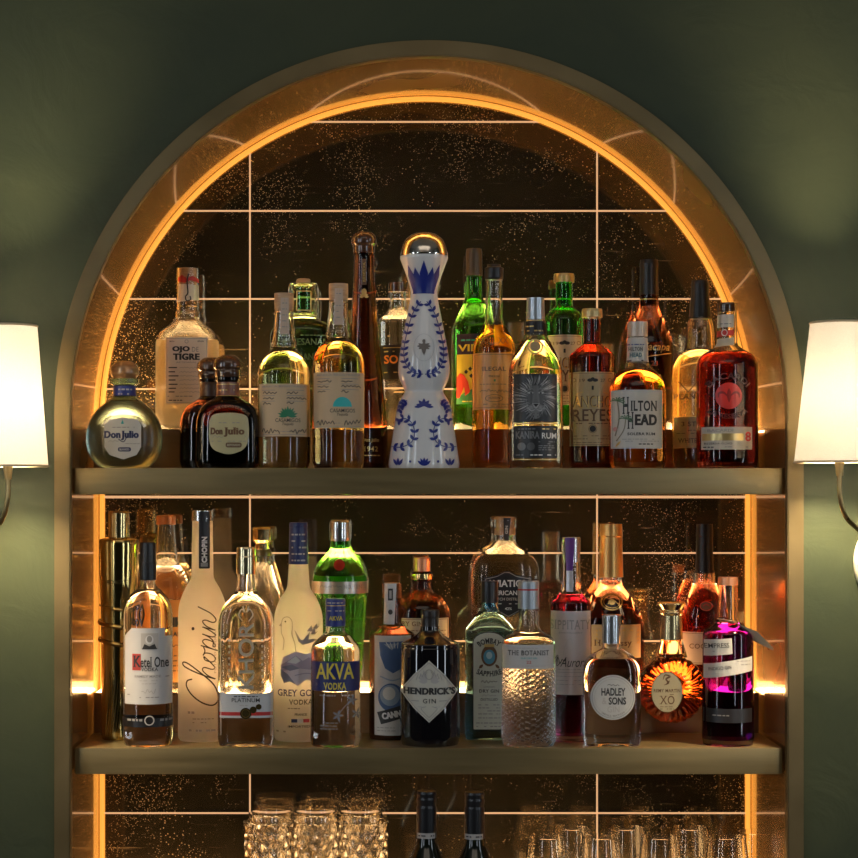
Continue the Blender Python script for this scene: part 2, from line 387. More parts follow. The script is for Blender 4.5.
class Bottle:
    def __init__(self, name, label, shelf, cx, y, prof, mat, riser=False, n=2.0, dr=1.0, fill=None, liq=None, t=1.8,
                 mod=None, seg=56, dense=False, dstep=.0022, cat='bottle', base_py=None, solid=False, label_body=None):
        self.cx, self.y, self.n, self.dr = cx, y, n, dr
        self.s = sc(y)
        self.z0 = SHELF_Z[shelf] + (RISER_H if riser else 0)
        self.x0 = WX(cx, y)
        self.root = empty(name, (self.x0, y, self.z0), label, cat, GROUPS[shelf])
        P = [(hw / self.s, WZ(py, y) - self.z0, (fl if fl else 0) / self.s) for py, hw, fl in [(q + (1.2,))[:3] for q in prof]]
        P[-1] = (P[-1][0], 0.0, 0.0)
        if len(P) > 1 and P[-2][1] < 0.002: P[-2] = (P[-2][0], 0.004, P[-2][2])
        P = P[::-1]
        O = fillet(P, 5)
        if dense:
            Q = []
            for a, b in zip(O, O[1:]):
                k = max(1, int((b[1] - a[1]) / dstep))
                Q += [(a[0] + (b[0] - a[0]) * i / k, a[1] + (b[1] - a[1]) * i / k) for i in range(k)]
            O = Q + [O[-1]]
        self.O = O
        self.rb = max(r for r, z in O); self.rn = min(r for r, z in O[len(O) // 2:])
        shape = lambda r, z: self.sh(r)
        self.seg, self.shape = seg, shape
        tt = t / self.s
        ztop = O[-1][1]
        bm = bmesh.new()
        base = [(0, 0.0035), (O[0][0] * 0.72, 0.0022), (O[0][0] * 0.9, 0.0)]
        if solid or fill is None:
            lathe(bm, base + O + [(0, ztop)], seg, shape, mod)
            link_mesh('glass_body', bm, mat, self.root, True, 50)
        else:
            zf = WZ(fill, y) - self.z0
            inner = []
            zc = [z for r, z in O if z > zf + 0.0004]
            for r, z in reversed(O):
                if z > zf + 0.0004: inner.append((max(r - tt, 0.002), z))
            inner.append((max(self.rad(zf) - tt, 0.002), zf + 0.0006))
            if liq is None:
                lathe(bm, base + O + inner + [(0, zf)], seg, shape, mod)
                link_mesh('glass_body', bm, mat, self.root, True, 50)
            else:
                zb = min(0.009, zf * 0.2)
                lo = [q for q in O if q[1] < zb] + [(self.rad(zb), zb)]
                mid = [(self.rad(zb), zb)] + [q for q in O if zb < q[1] < zf] + [(self.rad(zf), zf)]
                up = [(self.rad(zf), zf)] + [q for q in O if q[1] > zf]
                lathe(bm, up + inner, seg, shape, mod)
                link_mesh('glass_body', bm, mat, self.root, True, 50)
                bm = bmesh.new(); lathe(bm, base + lo, seg, shape, mod)
                link_mesh('glass_base', bm, mat, self.root, True, 50)
                bm = bmesh.new()
                lathe(bm, mid, seg, shape, mod)
                lathe(bm, [inner[-1], (0, zf)], seg, shape, mod)
                link_mesh('liquid', bm, liq, self.root, True, 50)
    def sh(self, r):
        w = min(1.0, max(0.0, (r - self.rn) / max(1e-6, self.rb * 0.97 - self.rn)))
        return (2 + (self.n - 2) * w, 1 + (self.dr - 1) * w)
    def rad(self, z):
        O = self.O
        if z <= O[0][1]: return O[0][0]
        for a, b in zip(O, O[1:]):
            if a[1] <= z <= b[1] and b[1] > a[1]: return a[0] + (b[0] - a[0]) * (z - a[1]) / (b[1] - a[1])
        return O[-1][0]
    def cap(self, prof, mat, name='cap', label=None, mod=None, seg=32):
        P = [(hw / self.s, WZ(py, self.y) - self.z0, (fl or 0) / self.s) for py, hw, fl in [(q + (0.6,))[:3] for q in prof]][::-1]
        O = fillet(P, 4)
        bm = bmesh.new(); lathe(bm, [(0, O[0][1])] + O + ([(0, O[-1][1])] if O[-1][0] > 1e-5 else []), seg, None, mod)
        o = link_mesh(name, bm, mat, self.root, True, 40)
        if label: o['label'] = label
        return o
    def band(self, py0, py1, mat, name='band', grow=0.35, label=None):
        """a closed ring hugging the glass between two heights"""
        za, zb = WZ(py1, self.y) - self.z0, WZ(py0, self.y) - self.z0
        g = grow / self.s; zs = [za + (zb - za) * i / 6 for i in range(7)]
        pr = [(self.rad(za) - g * .3, za)] + [(self.rad(z) + g, z) for z in zs] + [(self.rad(zb) - g * .3, zb)]
        bm = bmesh.new(); lathe(bm, pr, self.seg, self.shape)
        o = link_mesh(name, bm, mat, self.root, True, 40)
        if label: o['label'] = label
        return o
    def wrap(self, art, name='label', off=0.0004, label=None, rad=None, flat=None, step=0.005):
        """art -> one mesh that follows the front of the bottle"""
        bm = bmesh.new(); mats = []
        sf = sc(self.y - 0.8 * self.rb * self.dr) if flat is None else sc(self.y + flat)
        for vs, fs, mat, layer in art.items:
            if mat not in mats: mats.append(mat)
            b = bmesh.new()
            V = [b.verts.new(((px - HX) / sf - (self.cx - HX) / self.s, 0, (HY - py) / sf + CZ - self.z0)) for px, py in vs]
            for f in fs:
                try: b.faces.new([V[i] for i in f])
                except ValueError: pass
            bmesh.ops.triangulate(b, faces=[f for f in b.faces if len(f.verts) > 4])
            xs = [v.co.x for v in b.verts]; zs = [v.co.z for v in b.verts]
            if flat is None and xs:
                for ax, lo, hi, st in ((0, min(xs), max(xs), step), (2, min(zs), max(zs), 0.009)):
                    k = math.ceil(lo / st)
                    while k * st < hi:
                        co = [0, 0, 0]; no = [0, 0, 0]; co[ax] = k * st; no[ax] = 1
                        bmesh.ops.bisect_plane(b, geom=b.verts[:] + b.edges[:] + b.faces[:], dist=1e-7, plane_co=co, plane_no=no)
                        k += 1
            o_ = off + 0.00030 * layer
            idx = {}
            for v in b.verts:
                x, z = v.co.x, v.co.z
                if flat is not None: y = flat - o_
                else:
                    r0 = rad(z) if rad else self.rad(z)
                    n, dr = self.sh(r0) if not rad else (2, 1)
                    a, bb = r0 + o_, r0 * dr + o_
                    x = max(-0.985 * a, min(0.985 * a, x))
                    y = -bb * max(0.0, 1 - abs(x / a) ** n) ** (1.0 / n)
                idx[v] = bm.verts.new((x, y, z))
            for f in b.faces:
                try:
                    g = bm.faces.new([idx[v] for v in f.verts]); g.material_index = mats.index(mat)
                except ValueError: pass
            b.free()
        o = link_mesh(name, bm, mats, self.root, True, 60)
        if label: o['label'] = label
        return o

# ------------------------------------------------------------------ the setting
def arch_pts(r, n=64, zlow=0.62):
    """left jamb bottom -> over the arch -> right jamb bottom, (x, z)"""
    pts = [(-r, zlow), (-r, (zlow + ZC) / 2)]
    for k in range(n + 1):
        a = PI - PI * k / n; pts.append((r * math.cos(a), ZC + r * math.sin(a)))
    return pts + [(r, (zlow + ZC) / 2), (r, zlow)]

ZLOW = 0.62
bm = bmesh.new()                                            # room wall with the arched opening
inn = arch_pts(R_OUT - 0.008); X_, Zt, Zb = 2.4, 3.0, 0.0
def outpt(x, z):
    if z <= ZC: return (math.copysign(X_, x), z)
    dx, dz = x, z - ZC
    k = min(X_ / abs(dx) if abs(dx) > 1e-6 else 1e9, (Zt - ZC) / dz if dz > 1e-6 else 1e9)
    return (dx * k, ZC + dz * k)
I = [bm.verts.new((x, 0, z)) for x, z in inn]; Ov = [bm.verts.new((outpt(x, z)[0], 0, outpt(x, z)[1])) for x, z in inn]
for k in range(len(I) - 1): bm.faces.new((I[k], I[k + 1], Ov[k + 1], Ov[k])[::-1])
b0, b1 = bm.verts.new((-X_, 0, Zb)), bm.verts.new((X_, 0, Zb))
bm.faces.new((Ov[0], I[0], I[-1], Ov[-1], b1, b0))
cl, cr = bm.verts.new((-X_, 0, Zt)), bm.verts.new((X_, 0, Zt))
for k in range(len(Ov) - 1):
    a, b = Ov[k].co, Ov[k + 1].co
    if abs(a.z - Zt) > 1e-6 and abs(b.z - Zt) < 1e-6: bm.faces.new((Ov[k], cl, Ov[k + 1]))
    if abs(a.z - Zt) < 1e-6 and abs(b.z - Zt) > 1e-6: bm.faces.new((Ov[k], cr, Ov[k + 1]))
bmesh.ops.recalc_face_normals(bm, faces=bm.faces[:])
struct(link_mesh('wall_back', bm, M_WALL, smooth=False))
bm = bmesh.new(); add_box(bm, -X_, X_, -4.2, 0.0, -0.05, 0.0)
struct(link_mesh('floor', bm, wood('oak_floor', (0.10, 0.06, 0.03), (0.16, 0.10, 0.055)), smooth=False))
bm = bmesh.new(); add_box(bm, -X_, X_, -4.2, 0.0, 3.0, 3.05)
struct(link_mesh('ceiling', bm, paint(0.30, 0.28, 0.24, 0.7), smooth=False))
bm = bmesh.new(); add_box(bm, -X_, X_, -4.25, -4.2, 0, 3.0); struct(link_mesh('wall_front', bm, M_WALL, smooth=False))
for nm, sx in (('wall_left', -1), ('wall_right', 1)):
    bm = bmesh.new(); add_box(bm, min(sx * X_, sx * (X_ + .05)), max(sx * X_, sx * (X_ + .05)), -4.2, 0, 0, 3.0); struct(link_mesh(nm, bm, M_WALL, smooth=False))

def band_solid(r0, r1, y0, y1, n=96):
    """solid arch band between two radii"""
    bm = bmesh.new(); A, B = arch_pts(r0, n, ZLOW), arch_pts(r1, n, ZLOW); rows = []
    for (xa, za), (xb, zb) in zip(A, B):
        rows.append([bm.verts.new((xa, y0, za)), bm.verts.new((xb, y0, zb)), bm.verts.new((xb, y1, zb)), bm.verts.new((xa, y1, za))])
    for P, Q in zip(rows, rows[1:]):
        for k in range(4): bm.faces.new((P[k], P[(k + 1) % 4], Q[(k + 1) % 4], Q[k]))
    bm.faces.new(rows[0]); bm.faces.new(rows[-1][::-1])
    bmesh.ops.recalc_face_normals(bm, faces=bm.faces[:])
    return bm
bm = band_solid(R_IN, R_OUT, -0.008, 0.012)
bmesh.ops.bevel(bm, geom=[e for e in bm.edges if abs(e.verts[0].co.y + .008) < 1e-5 and abs(e.verts[1].co.y + .008) < 1e-5 and len(e.link_faces) == 2 and e.calc_face_angle(0) > 1], offset=0.0015, segments=2, affect='EDGES')
struct(link_mesh('trim_1', bm, M_FRAME, angle=35))
struct(link_mesh('trim_2', band_solid(R_IN + 0.0008, R_IN + 0.0095, 0.0125, DEPTH + 0.008), M_REVEAL, angle=35))   # lining of the niche
bm = bmesh.new(); A = arch_pts(R_IN + 0.003, 96, ZLOW); V = [bm.verts.new((x, DEPTH, z)) for x, z in A]; bm.faces.new(V[::-1])
bmesh.ops.triangulate(bm, faces=bm.faces[:])
bmesh.ops.recalc_face_normals(bm, faces=bm.faces[:])
if bm.faces[0].normal.y > 0: bmesh.ops.reverse_faces(bm, faces=bm.faces[:])
mirror = struct(link_mesh('wall_niche', bm, M_MIRROR, smooth=False))
bm = bmesh.new(); sw = 0.00135; yb = DEPTH - 0.0006; rl = R_IN - 0.004                     # backlit joints of the mirror tiles
for py, w in ((122, sw), (211, sw), (299, sw), (389, sw), (497, 0.0022), (553, sw), (641, sw), (727, sw), (813, sw)):
    z = WZ(py, DEPTH); h = math.sqrt(max(0, rl ** 2 - max(0, z - ZC) ** 2))
    add_box(bm, -h, h, yb - 0.0012, yb, z - w, z + w)
for px in (250, 597):
    x = WX(px, DEPTH); add_box(bm, x - sw, x + sw, yb - 0.0014, yb, ZLOW, ZC + math.sqrt(rl ** 2 - x * x))
link_mesh('joint', bm, M_SEAM, mirror, smooth=False)
# amber light line round the back corner of the niche
bm = bmesh.new()
P = [Vector((x, DEPTH - 0.0055, z)) for x, z in arch_pts(R_IN - 0.0042, 96, ZLOW + 0.05)]
add_tube(bm, P, 0.0042, 8)
link_mesh('light_line', bm, M_LED, mirror)

def shelf(key, label):
    z = SHELF_Z[key]
    o = link_mesh('shelf', bevel_box(-R_IN + 0.003, R_IN - 0.003, 0.0155, DEPTH - 0.004, z - 0.0395, z), M_SHELF, angle=35)
    o['label'] = label; o['category'] = 'shelf'; o['group'] = 'shelves in the niche'
def riser(key, label, y0=RISER_Y):
    z = SHELF_Z[key]; w = R_IN - 0.004; dp = 0.288 - y0
    r = empty('bottle_riser', (0, y0, z), label, 'riser', 'lit risers on the shelves')
    bm = bmesh.new(); pr = [(0, 0), (dp, 0), (dp, RISER_H - .003), (.006, RISER_H - .003), (.006, RISER_H + .0012), (0, RISER_H + .0012)]
    va, vb = [bm.verts.new((-w, y, q)) for y, q in pr], [bm.verts.new((w, y, q)) for y, q in pr]
    bm.faces.new(va); bm.faces.new(vb[::-1])
    for i in range(6): bm.faces.new((va[i], vb[i], vb[(i + 1) % 6], va[(i + 1) % 6]))
    bmesh.ops.recalc_face_normals(bm, faces=bm.faces[:])
    link_mesh('body', bm, M_RISER, r, False)
    bm = bmesh.new(); add_box(bm, -w + 0.002, w - 0.002, 0.0062, dp - 0.002, RISER_H - 0.003, RISER_H)
    link_mesh('light_panel', bm, M_PANEL_DIM if key == 'bottom' else M_PANEL, r, smooth=False)
shelf('upper', 'thick bronze shelf carrying the topmost row of bottles under the arch')
shelf('middle', 'thick bronze shelf carrying the second row of bottles, above the glassware')
shelf('bottom', 'bronze shelf below the wine glasses and tumblers')
riser('upper', 'dark bronze step with glowing top behind the blue and white bottle')
riser('middle', 'dark bronze step with glowing top behind the second row of bottles')
riser('bottom', 'dark bronze step with glowing top under the wine glasses and tumblers', 0.122)

# ------------------------------------------------------------------ wall sconces
def linen():
    m, nt, b = new_mat('linen_shade')
    tc = node(nt, 'ShaderNodeTexCoord')
    mp = node(nt, 'ShaderNodeMapping'); mp.inputs['Scale'].default_value = (700, 700, 700)
    nt.links.new(tc.outputs['Object'], mp.inputs['Vector'])
    n1 = node(nt, 'ShaderNodeTexNoise', Scale=1.0, Detail=2.0); nt.links.new(mp.outputs[0], n1.inputs['Vector'])
    r = ramp(nt, n1.outputs['Fac'], [(0.3, (0.87, 0.86, 0.83, 1)), (0.7, (0.93, 0.92, 0.90, 1))])
    nt.links.new(r.outputs[0], b.inputs['Base Color']); b.inputs['Roughness'].default_value = 0.9
    tr = nt.nodes.new('ShaderNodeBsdfTranslucent'); nt.links.new(r.outputs[0], tr.inputs[0])
    mx = nt.nodes.new('ShaderNodeMixShader'); mx.inputs[0].default_value = 0.5
    nt.links.new(b.outputs[0], mx.inputs[1]); nt.links.new(tr.outputs[0], mx.inputs[2])
    nt.links.new(mx.outputs[0], nt.nodes['Material Output'].inputs[0])
    return m
M_LINEN = linen(); M_SHADETRIM = paint(0.62, 0.50, 0.34, 0.8)
M_BULB = emit(1.0, 0.78, 0.50, 1650.0, 'bulb_glow')
M_BRASS = brushed('aged_brass', (0.42, 0.30, 0.13), (0.55, 0.40, 0.18), 0.3, 1.0, (20, 20, 20))
M_ALAB = paint(0.78, 0.74, 0.58, 0.4)
def sconce(cx, side, label, py_t, py_b, hb):
    y = -0.115; s = sc(y); x0 = WX(cx, y); zt, zb = WZ(py_t, y), WZ(py_b, y)
    zr = zb - 0.03
    r = empty('wall_sconce', (x0, 0, zr), label, 'wall lamp', 'wall lamps beside the niche')
    def L(px, py, yy): return Vector((WX(px, yy) - x0, yy, WZ(py, yy) - zr))
    rt, rb = 29 / s, hb / s
    bm = bmesh.new(); lathe(bm, [(rb, zb - zr), (rt, zt - zr)], 64); lathe(bm, [(rt - .0012, zt - zr), (rb - .0012, zb - zr)], 64)
    for v in bm.verts: v.co.y += y
    sh = link_mesh('lamp_shade', bm, M_LINEN, r)
    for rr, z in ((rt, zt - zr), (rb, zb - zr)):
        bm = bmesh.new(); add_tube(bm, [(rr * math.cos(2 * PI * k / 64), rr * math.sin(2 * PI * k / 64) + y, z) for k in range(64)], 0.0016, 6, True)
        link_mesh('shade_trim', bm, M_SHADETRIM, sh)
    bm = bmesh.new()
    lathe(bm, [(0, .004), (.0046, .004), (.0052, .008), (.0062, .018), (.0078, .028), (.0075, .031), (.0075, .075), (0, .075)], 24)
    for v in bm.verts: v.co.y += y; v.co.z += zb - zr - 0.024
    link_mesh('candle_cup', bm, M_BRASS, r)
    bm = bmesh.new()
    pr = fillet([(0.004, 0, 0), (0.009, 0.008, .003), (0.021, 0.035, .012), (0.019, 0.062, .012), (0, 0.070, 0)], 5)
    lathe(bm, pr, 24)
    for v in bm.verts: v.co.y += y; v.co.z += zb - zr + 0.052
    link_mesh('bulb', bm, M_BULB, r)
    d = side
    bm = bmesh.new()
    pts = [L(cx, py_b + 11, y), L(cx + d * 0.5, py_b + 34, y), L(cx + d * 6, py_b + 54, y + .008), L(cx + d * 17, py_b + 66, y + .03), L(cx + d * 30, py_b + 78, y + .068), L(cx + d * 36, py_b + 88, -0.022)]
    add_tube(bm, catmull(pts, 8), 0.0034, 10); link_mesh('arm', bm, M_BRASS, r)
    bm = bmesh.new()
    lathe(bm, fillet([(0, 0, 0), (1, 0, 0.1), (0.96, 0.5, .3), (0.6, .9, .3), (0, 1, 0)], 4), 40)
    c = L(cx + d * 40, py_b + 100, 0)
    for v in bm.verts: v.co = Vector((v.co.x * .040 + c.x, -v.co.z * 0.022 - 0.0005, v.co.y * 0.058 + c.z))
    bmesh.ops.recalc_face_normals(bm, faces=bm.faces[:])
    link_mesh('backplate', bm, M_ALAB, r)
sconce(8, -1, 'lit wall lamp with white tapered shade left of the arched niche', 326, 466, 39.8)
sconce(839.5, 1, 'lit wall lamp with white tapered shade right of the arched niche', 323, 462, 44.5)

# area lights added as assumed window daylight for bottle streaks; no windows modelled
def area(name, loc, target, w, h, power, col):
    li = bpy.data.lights.new(name, 'AREA'); li.shape = 'RECTANGLE'; li.size = w; li.size_y = h; li.energy = power; li.color = col
    o = bpy.data.objects.new(name, li); COL.objects.link(o); o.location = loc
    o.rotation_euler = (Vector(target) - Vector(loc)).to_track_quat('-Z', 'Y').to_euler()
for nm, loc, pw in (('assumed_window_light', (1.75, -3.2, 1.7), 9.0), ('assumed_window_light', (-2.2, -1.5, 1.65), 7.5), ('assumed_window_light', (2.25, -1.3, 1.65), 7.0), ('assumed_window_light', (-1.9, -3.0, 1.9), 8.0)):
    area(nm, loc, (0, 0.1, 1.4), 0.18, 1.7, pw, (0.80, 0.90, 1.0))
area('ceiling_fill', (0, -2.1, 2.97), (0, -2.1, 0), 2.2, 1.1, 7.0, (1.0, 0.86, 0.70))  # broad soft fill added to brighten the labels, not a known lamp
w = bpy.data.worlds.new('room'); S.world = w; w.use_nodes = True
w.node_tree.nodes['Background'].inputs[0].default_value = (0.9, 0.8, 0.65, 1)
w.node_tree.nodes['Background'].inputs[1].default_value = 0.02

cam = bpy.data.cameras.new('camera'); co = bpy.data.objects.new('camera', cam); COL.objects.link(co)
co.location = (CX, -D, CZ); co.rotation_euler = (PI / 2, 0, 0)
cam.sensor_width = 36; cam.lens = F / 858 * 36; cam.shift_x = (429 - HX) / 858; cam.shift_y = (HY - 429) / 858
S.camera = co
S.view_settings.view_transform = 'Standard'; S.view_settings.look = 'None'; S.view_settings.gamma = 1
S.view_settings.exposure = 0.0; S.view_settings.use_curve_mapping = False
S.cycles.max_bounces = 20; S.cycles.transmission_bounces = 18; S.cycles.glossy_bounces = 6; S.cycles.diffuse_bounces = 3
S.cycles.sample_clamp_indirect = 6.0; S.cycles.blur_glossy = 0.6

# ------------------------------------------------------------------ upper shelf
def fine(a, x0, x1, rows, mat=GREY, h=0.7, layer=1):
    for y in rows: a.greek(x0, x1, y, h, mat, layer)

# 1 round clear tequila with wooden ball stopper, far left
B = Bottle('tequila_bottle', 'squat round clear tequila bottle with wooden ball stopper and blue neck band', 'upper', 124.5, .073,
    [(379, 14.5, .6), (384, 14.5, .8), (386, 10.8, 1.5), (396, 11, 3), (402, 18, 6), (411, 29, 9), (425, 37, 12), (441, 38.5, 14), (455, 36, 10), (465, 28, 6), (468, 22, 1)],
    glass(0.42, 0.57, 0.46, .26), n=2.4, dr=.62, fill=402)
B.cap([(361, 0), (361.2, 8, 3), (366.5, 14, 3), (374, 14.6, 2), (377, 12.5, 1), (379, 11.5, .5)], M_REDWOOD, 'stopper')
B.band(386, 396, BLUE, 'neck_band')
a = Art(); 
for i, y in enumerate((388.2, 392.8)): a.greek(117, 132, y, 1.5, LGREY, 1)
B.wrap(a, 'neck_print', off=0.0008)
a = Art(); a.rect(103, 415.5, 143.5, 461, glass(.9, .97, .9, .1), 0, 9)
pts = [(105, 425), (109, 419.5), (124, 417.5), (138, 419.5), (141.5, 425), (141.5, 447), (137, 455), (124, 459.5), (110, 455), (105, 447)]
a.poly(pts, paint(0.62, 0.60, 0.54, .4), 1)
a.text('Don', 113, 434.6, 16, 7.5, NAVY, 2, .04); a.text('Julio', 130.5, 435.6, 17, 9.5, NAVY, 2, .04); a.stroke([(119, 439), (124, 442), (127, 438)], .9, NAVY, 2)
a.poly([(121.4, 424), (123, 419.5), (124.6, 424)], TEAL, 2); a.greek(113, 135, 427, .8, GREY, 2); a.script(109, 120, 441.5, 3, GREY, 2, .4); a.greek(126, 140, 443.5, .6, GREY, 2)
a.rect(118.5, 447.4, 131.5, 451.6, NAVY, 2, 1.8); a.text('BLANCO', 125, 449.5, 9.5, 2, WHITE, 3, 0.01, serif=False)
B.wrap(a, 'label')
a = Art(); a.text('CIEN POR CIENTO DE AGAVE', 124, 416, 50, 3.2, paint(.9, .86, .75, .2, .3), 1, .01, arc=27, serif=False)
B.wrap(a, 'embossed_rim')

# 2 tall clear mezcal bottle with paper label, on the step
B = Bottle('mezcal_bottle', 'broad clear mezcal bottle with cream text label, between the round bottle and brown bottles', 'upper', 187.5, .247,
    [(268.5, 11.3, .8), (311, 11.8, .8), (313, 13, .6), (317.5, 13, .8), (319, 12, 1.5), (325, 18, 5), (332.5, 28.5, 6), (342, 31.3, 6), (424, 31.5, 3), (430, 29, 1)],
    G_CLEAR, riser=True, n=3.2, dr=.7, fill=341, liq=glass(.99, .95, .80, .32))
B.cap([(268.6, 9.2, .4), (300, 9.2, .4)], M_CORK, 'cork')
a = Art(); a.poly([(177, 277), (181, 274), (186, 277.5), (192, 275), (198, 278), (198, 281.5), (190, 279.5), (184, 282), (177, 280.5)], RED, 1)
a.stroke([(188, 273), (186.5, 281), (187.3, 292), (185, 296), (186, 300), (190, 299), (189.4, 295.5)], 1.3, INK, 2)
a.greek(180, 196, 305, 1, GOLDINK, 1); a.poly([(177, 283), (198, 284), (198, 299), (177, 301)], OFFWHITE, 0)
B.wrap(a, 'seal_strip')
a = Art(); a.rect(166, 337.5, 208, 404, paint(.76, .66, .54, .5), 0); a.frame(167, 338.5, 207, 403, .4, GREY)
a.text('OJO', 181.5, 349.8, 17, 6.6, INK, 1, .045); a.text('DE', 195.7, 349.6, 6.5, 4.8, GREY, 1, 0); a.text('TIGRE', 186.8, 357, 26, 6.6, INK, 1, .045)
a.text('ARTESANAL', 187, 362.6, 21, 1.5, GREY, 1, .0, serif=False); a.text('MEZCAL', 172.5, 341.6, 5, 1.4, INK, 1); a.text('ESPADIN', 201, 341.6, 6, 1.4, INK, 1); a.ring(187, 341.8, 1.9, 1.9, .5, GREY)
for i, y in enumerate((367.3, 371.5, 375.6, 379.7, 384, 388, 391.6)):
    a.rect(169, y, 169 + (8.5, 6.5, 10, 7, 9, 7.5, 6)[i], y + 1.1, INK, 1); a.script(180, 204, y + .6, 1.6, GREY, 1, .35)
a.greek(168, 206, 396, .9, GREY); a.greek(169, 184, 400, 1, INK); a.greek(194, 204, 400, 1, INK)
B.wrap(a, 'label')

# 3 brown squat bottles
def brown_squat(label, cx, y, k, top, base):
    g = lambda py: base - (468 - py) * k
    B = Bottle('tequila_bottle', label, 'upper', cx, y,
        [(g(378), 12.5 * k, .6), (g(380.5), 12.5 * k, .6), (g(382), 11 * k, 1), (g(396), 11.2 * k, 2), (g(399), 15 * k, 3), (g(405), 25.5 * k, 7), (g(419), 31.5 * k, 8), (g(463), 32 * k, 4), (base, 29 * k, 1)],
        G_BROWN, n=3.6, dr=.68, fill=g(400))
    B.cap([(g(355), 0), (g(355.3), 8 * k, 3), (g(361), 14.6 * k, 3), (g(368), 15 * k, 1.5), (g(370), 12.8 * k, .8), (g(373), 13.8 * k, .8), (g(377), 13 * k, .6), (g(378), 11 * k, .4)], M_DARKWOOD, 'stopper')
    return B
B = brown_squat('squat dark brown tequila bottle half hidden behind its twin', 211, .157, .972, 362, 467.2)
B.band(382.5, 396.5, paint(.10, .05, .03, .35), 'neck_band')
B = brown_squat('squat dark brown tequila bottle with olive oval label, in front of its twin', 228, .061, 1.0, 355, 468)
B.band(382.5, 396.5, paint(.26, .10, .06, .35), 'neck_band')
a = Art(); a.text('1942', 225.4, 390, 12, 3, GOLDINK, 1)
a.rect(215, 383.5, 236, 384.2, GOLDINK, 1); a.rect(215, 395, 236, 395.7, GOLDINK, 1); a.items = a.items[1:]
a.greek(218, 234, 389, 1.2, GOLDINK, 1); B.wrap(a, 'neck_print', off=0.0008)
a = Art(); pts = [(209.5, 421), (214, 414.6), (229, 412.8), (244, 414.6), (248.5, 421), (248.5, 440), (244, 449), (236, 453), (229, 454.2), (222, 453), (213.5, 449), (209.5, 440)]
P = catmull([(x, y, 0) for x, y in pts + pts[:1]], 4); a.poly([(p.x, p.y) for p in P[:-1]], paint(.52, .46, .25, .4), 0)
a.text('Don', 217, 431.2, 11.5, 7, BROWNINK, 1, .04); a.text('Julio', 234.5, 432.2, 20, 9.5, BROWNINK, 1, .04)
a.script(213, 224, 436.6, 3, GREY, 1, .4); a.greek(219, 240, 422.5, .8, GREY); a.greek(212, 246, 441, .6, GREY); a.greek(240, 246, 436, .6, GREY)
a.rect(226, 442.6, 242, 447.6, BROWNINK, 1, 2); a.text('REPOSADO', 234, 445.1, 13, 2.2, CREAM, 2, .01, serif=False); B.wrap(a, 'label')
a = Art(); a.text('CIEN POR CIENTO DE AGAVE', 228.5, 406.5, 46, 2.8, paint(.25, .14, .06, .25), 1, .01, arc=30, serif=False); B.wrap(a, 'embossed_rim')

# 4, 6 the two shouldered tequilas with handwritten labels
def hacienda(label, cx, top, liq, fan, nk):
    d = top - 293.5
    B = Bottle('tequila_bottle', label, 'upper', cx, .073,
        [(top + 3, 9.2, .6), (top + 24, 9.6, 4), (top + 48, 12.2, 1.5), (top + 49.5, 13, .6), (top + 52, 13, .6), (top + 53.5, 12.3, 1.5), (top + 58, 15, 3), (top + 66, 22.5, 7), (top + 78, 26.3, 8), (463, 26.3, 3), (468, 24, 1)],
        G_CLEAR, fill=top + 55, liq=liq)
    B.cap([(top, 9.6, .8), (top + 9, 9.8, .6), (top + 18, 9.4, .6)], M_CORK, 'cork')
    a = Art(); a.poly([(cx - 4, top + 3), (cx + 4, top + 3), (cx + 4.6, top + 40), (cx - 4.6, top + 40)], paint(.60, .45, .33, .5), 0)
    for k in range(5): a.greek(cx - 2.5, cx + 2.5, top + 8 + k * 6, .9, GREY)
    B.wrap(a, 'seal_strip', off=.0009)
    return B
def haci_label(B, y0, y1, fan, color):
    cx = B.cx; a = Art(); a.rect(cx - 25.3, y0, cx + 25.5, y1, paint(.62, .45, .27, .55), 0)
    a.text('MARCA REGISTRADA', cx, y0 + 2.6, 44, 1.8, GREY, 1, 0)
    for k in range(3):
        a.rect(cx - 22, y0 + 6 + 5.5 * k, cx - 9, y0 + 6.5 + 5.5 * k, GREY, 1); a.rect(cx + 3, y0 + 6 + 5.5 * k, cx + 20, y0 + 6.5 + 5.5 * k, GREY, 1)
        a.script(cx - 21, cx - 7 - 3 * k, y0 + 9 + 5.2 * k, 2.8, INK, 1, .8); a.script(cx + 3, cx + (14, 22, 10)[k], y0 + 9 + 5.2 * k, 2.8, INK, 1, .8)
    fy = y0 + (y1 - y0) * .62; fx = cx + 4
    if fan == 'spiky':
        for k in range(11): a.leaf(fx, fy, PI + PI * k / 10, 10.5 if k % 2 else 9.3, 2.6, color)
    else:
        a.poly([(fx - 9.5, fy)] + [(fx + 9.5 * math.cos(PI + PI * k / 12), fy + 9.8 * math.sin(PI + PI * k / 12)) for k in range(13)], color, 1)
    a.text('CASAMIGOS', fx, fy + 3.8, 25, 3.8, INK, 1, 0, serif=False); a.text('Tequila', fx, fy + 8, 11, 3.4, INK, 1, 0, .3, serif=False)
    a.script(cx - 22, cx - 4, y1 - 5.5, 6, INK, 1, .8); a.script(cx + 6, cx + 22, y1 - 5.5, 6, INK, 1, .8); a.greek(cx - 5, cx + 7, y1 - 5, .5, GREY); a.rect(cx - 22, y1 - 2, cx + 22, y1 - 1.6, GREY, 1)
    B.wrap(a, 'label')
B = hacienda('pale green tinted tequila bottle with cork and green spiky plant on its label', 284, 293.5, glass(.96, .93, .52, .08), 'spiky', 0)
haci_label(B, 384, 436.5, 'spiky', paint(.03, .22, .10, .5))
B = hacienda('amber tequila bottle with cork and turquoise fan on its label', 338.5, 284, glass(.93, .62, .20, .05), 'fan', 0)
haci_label(B, 372.5, 428, 'fan', paint(.04, .50, .48, .5))

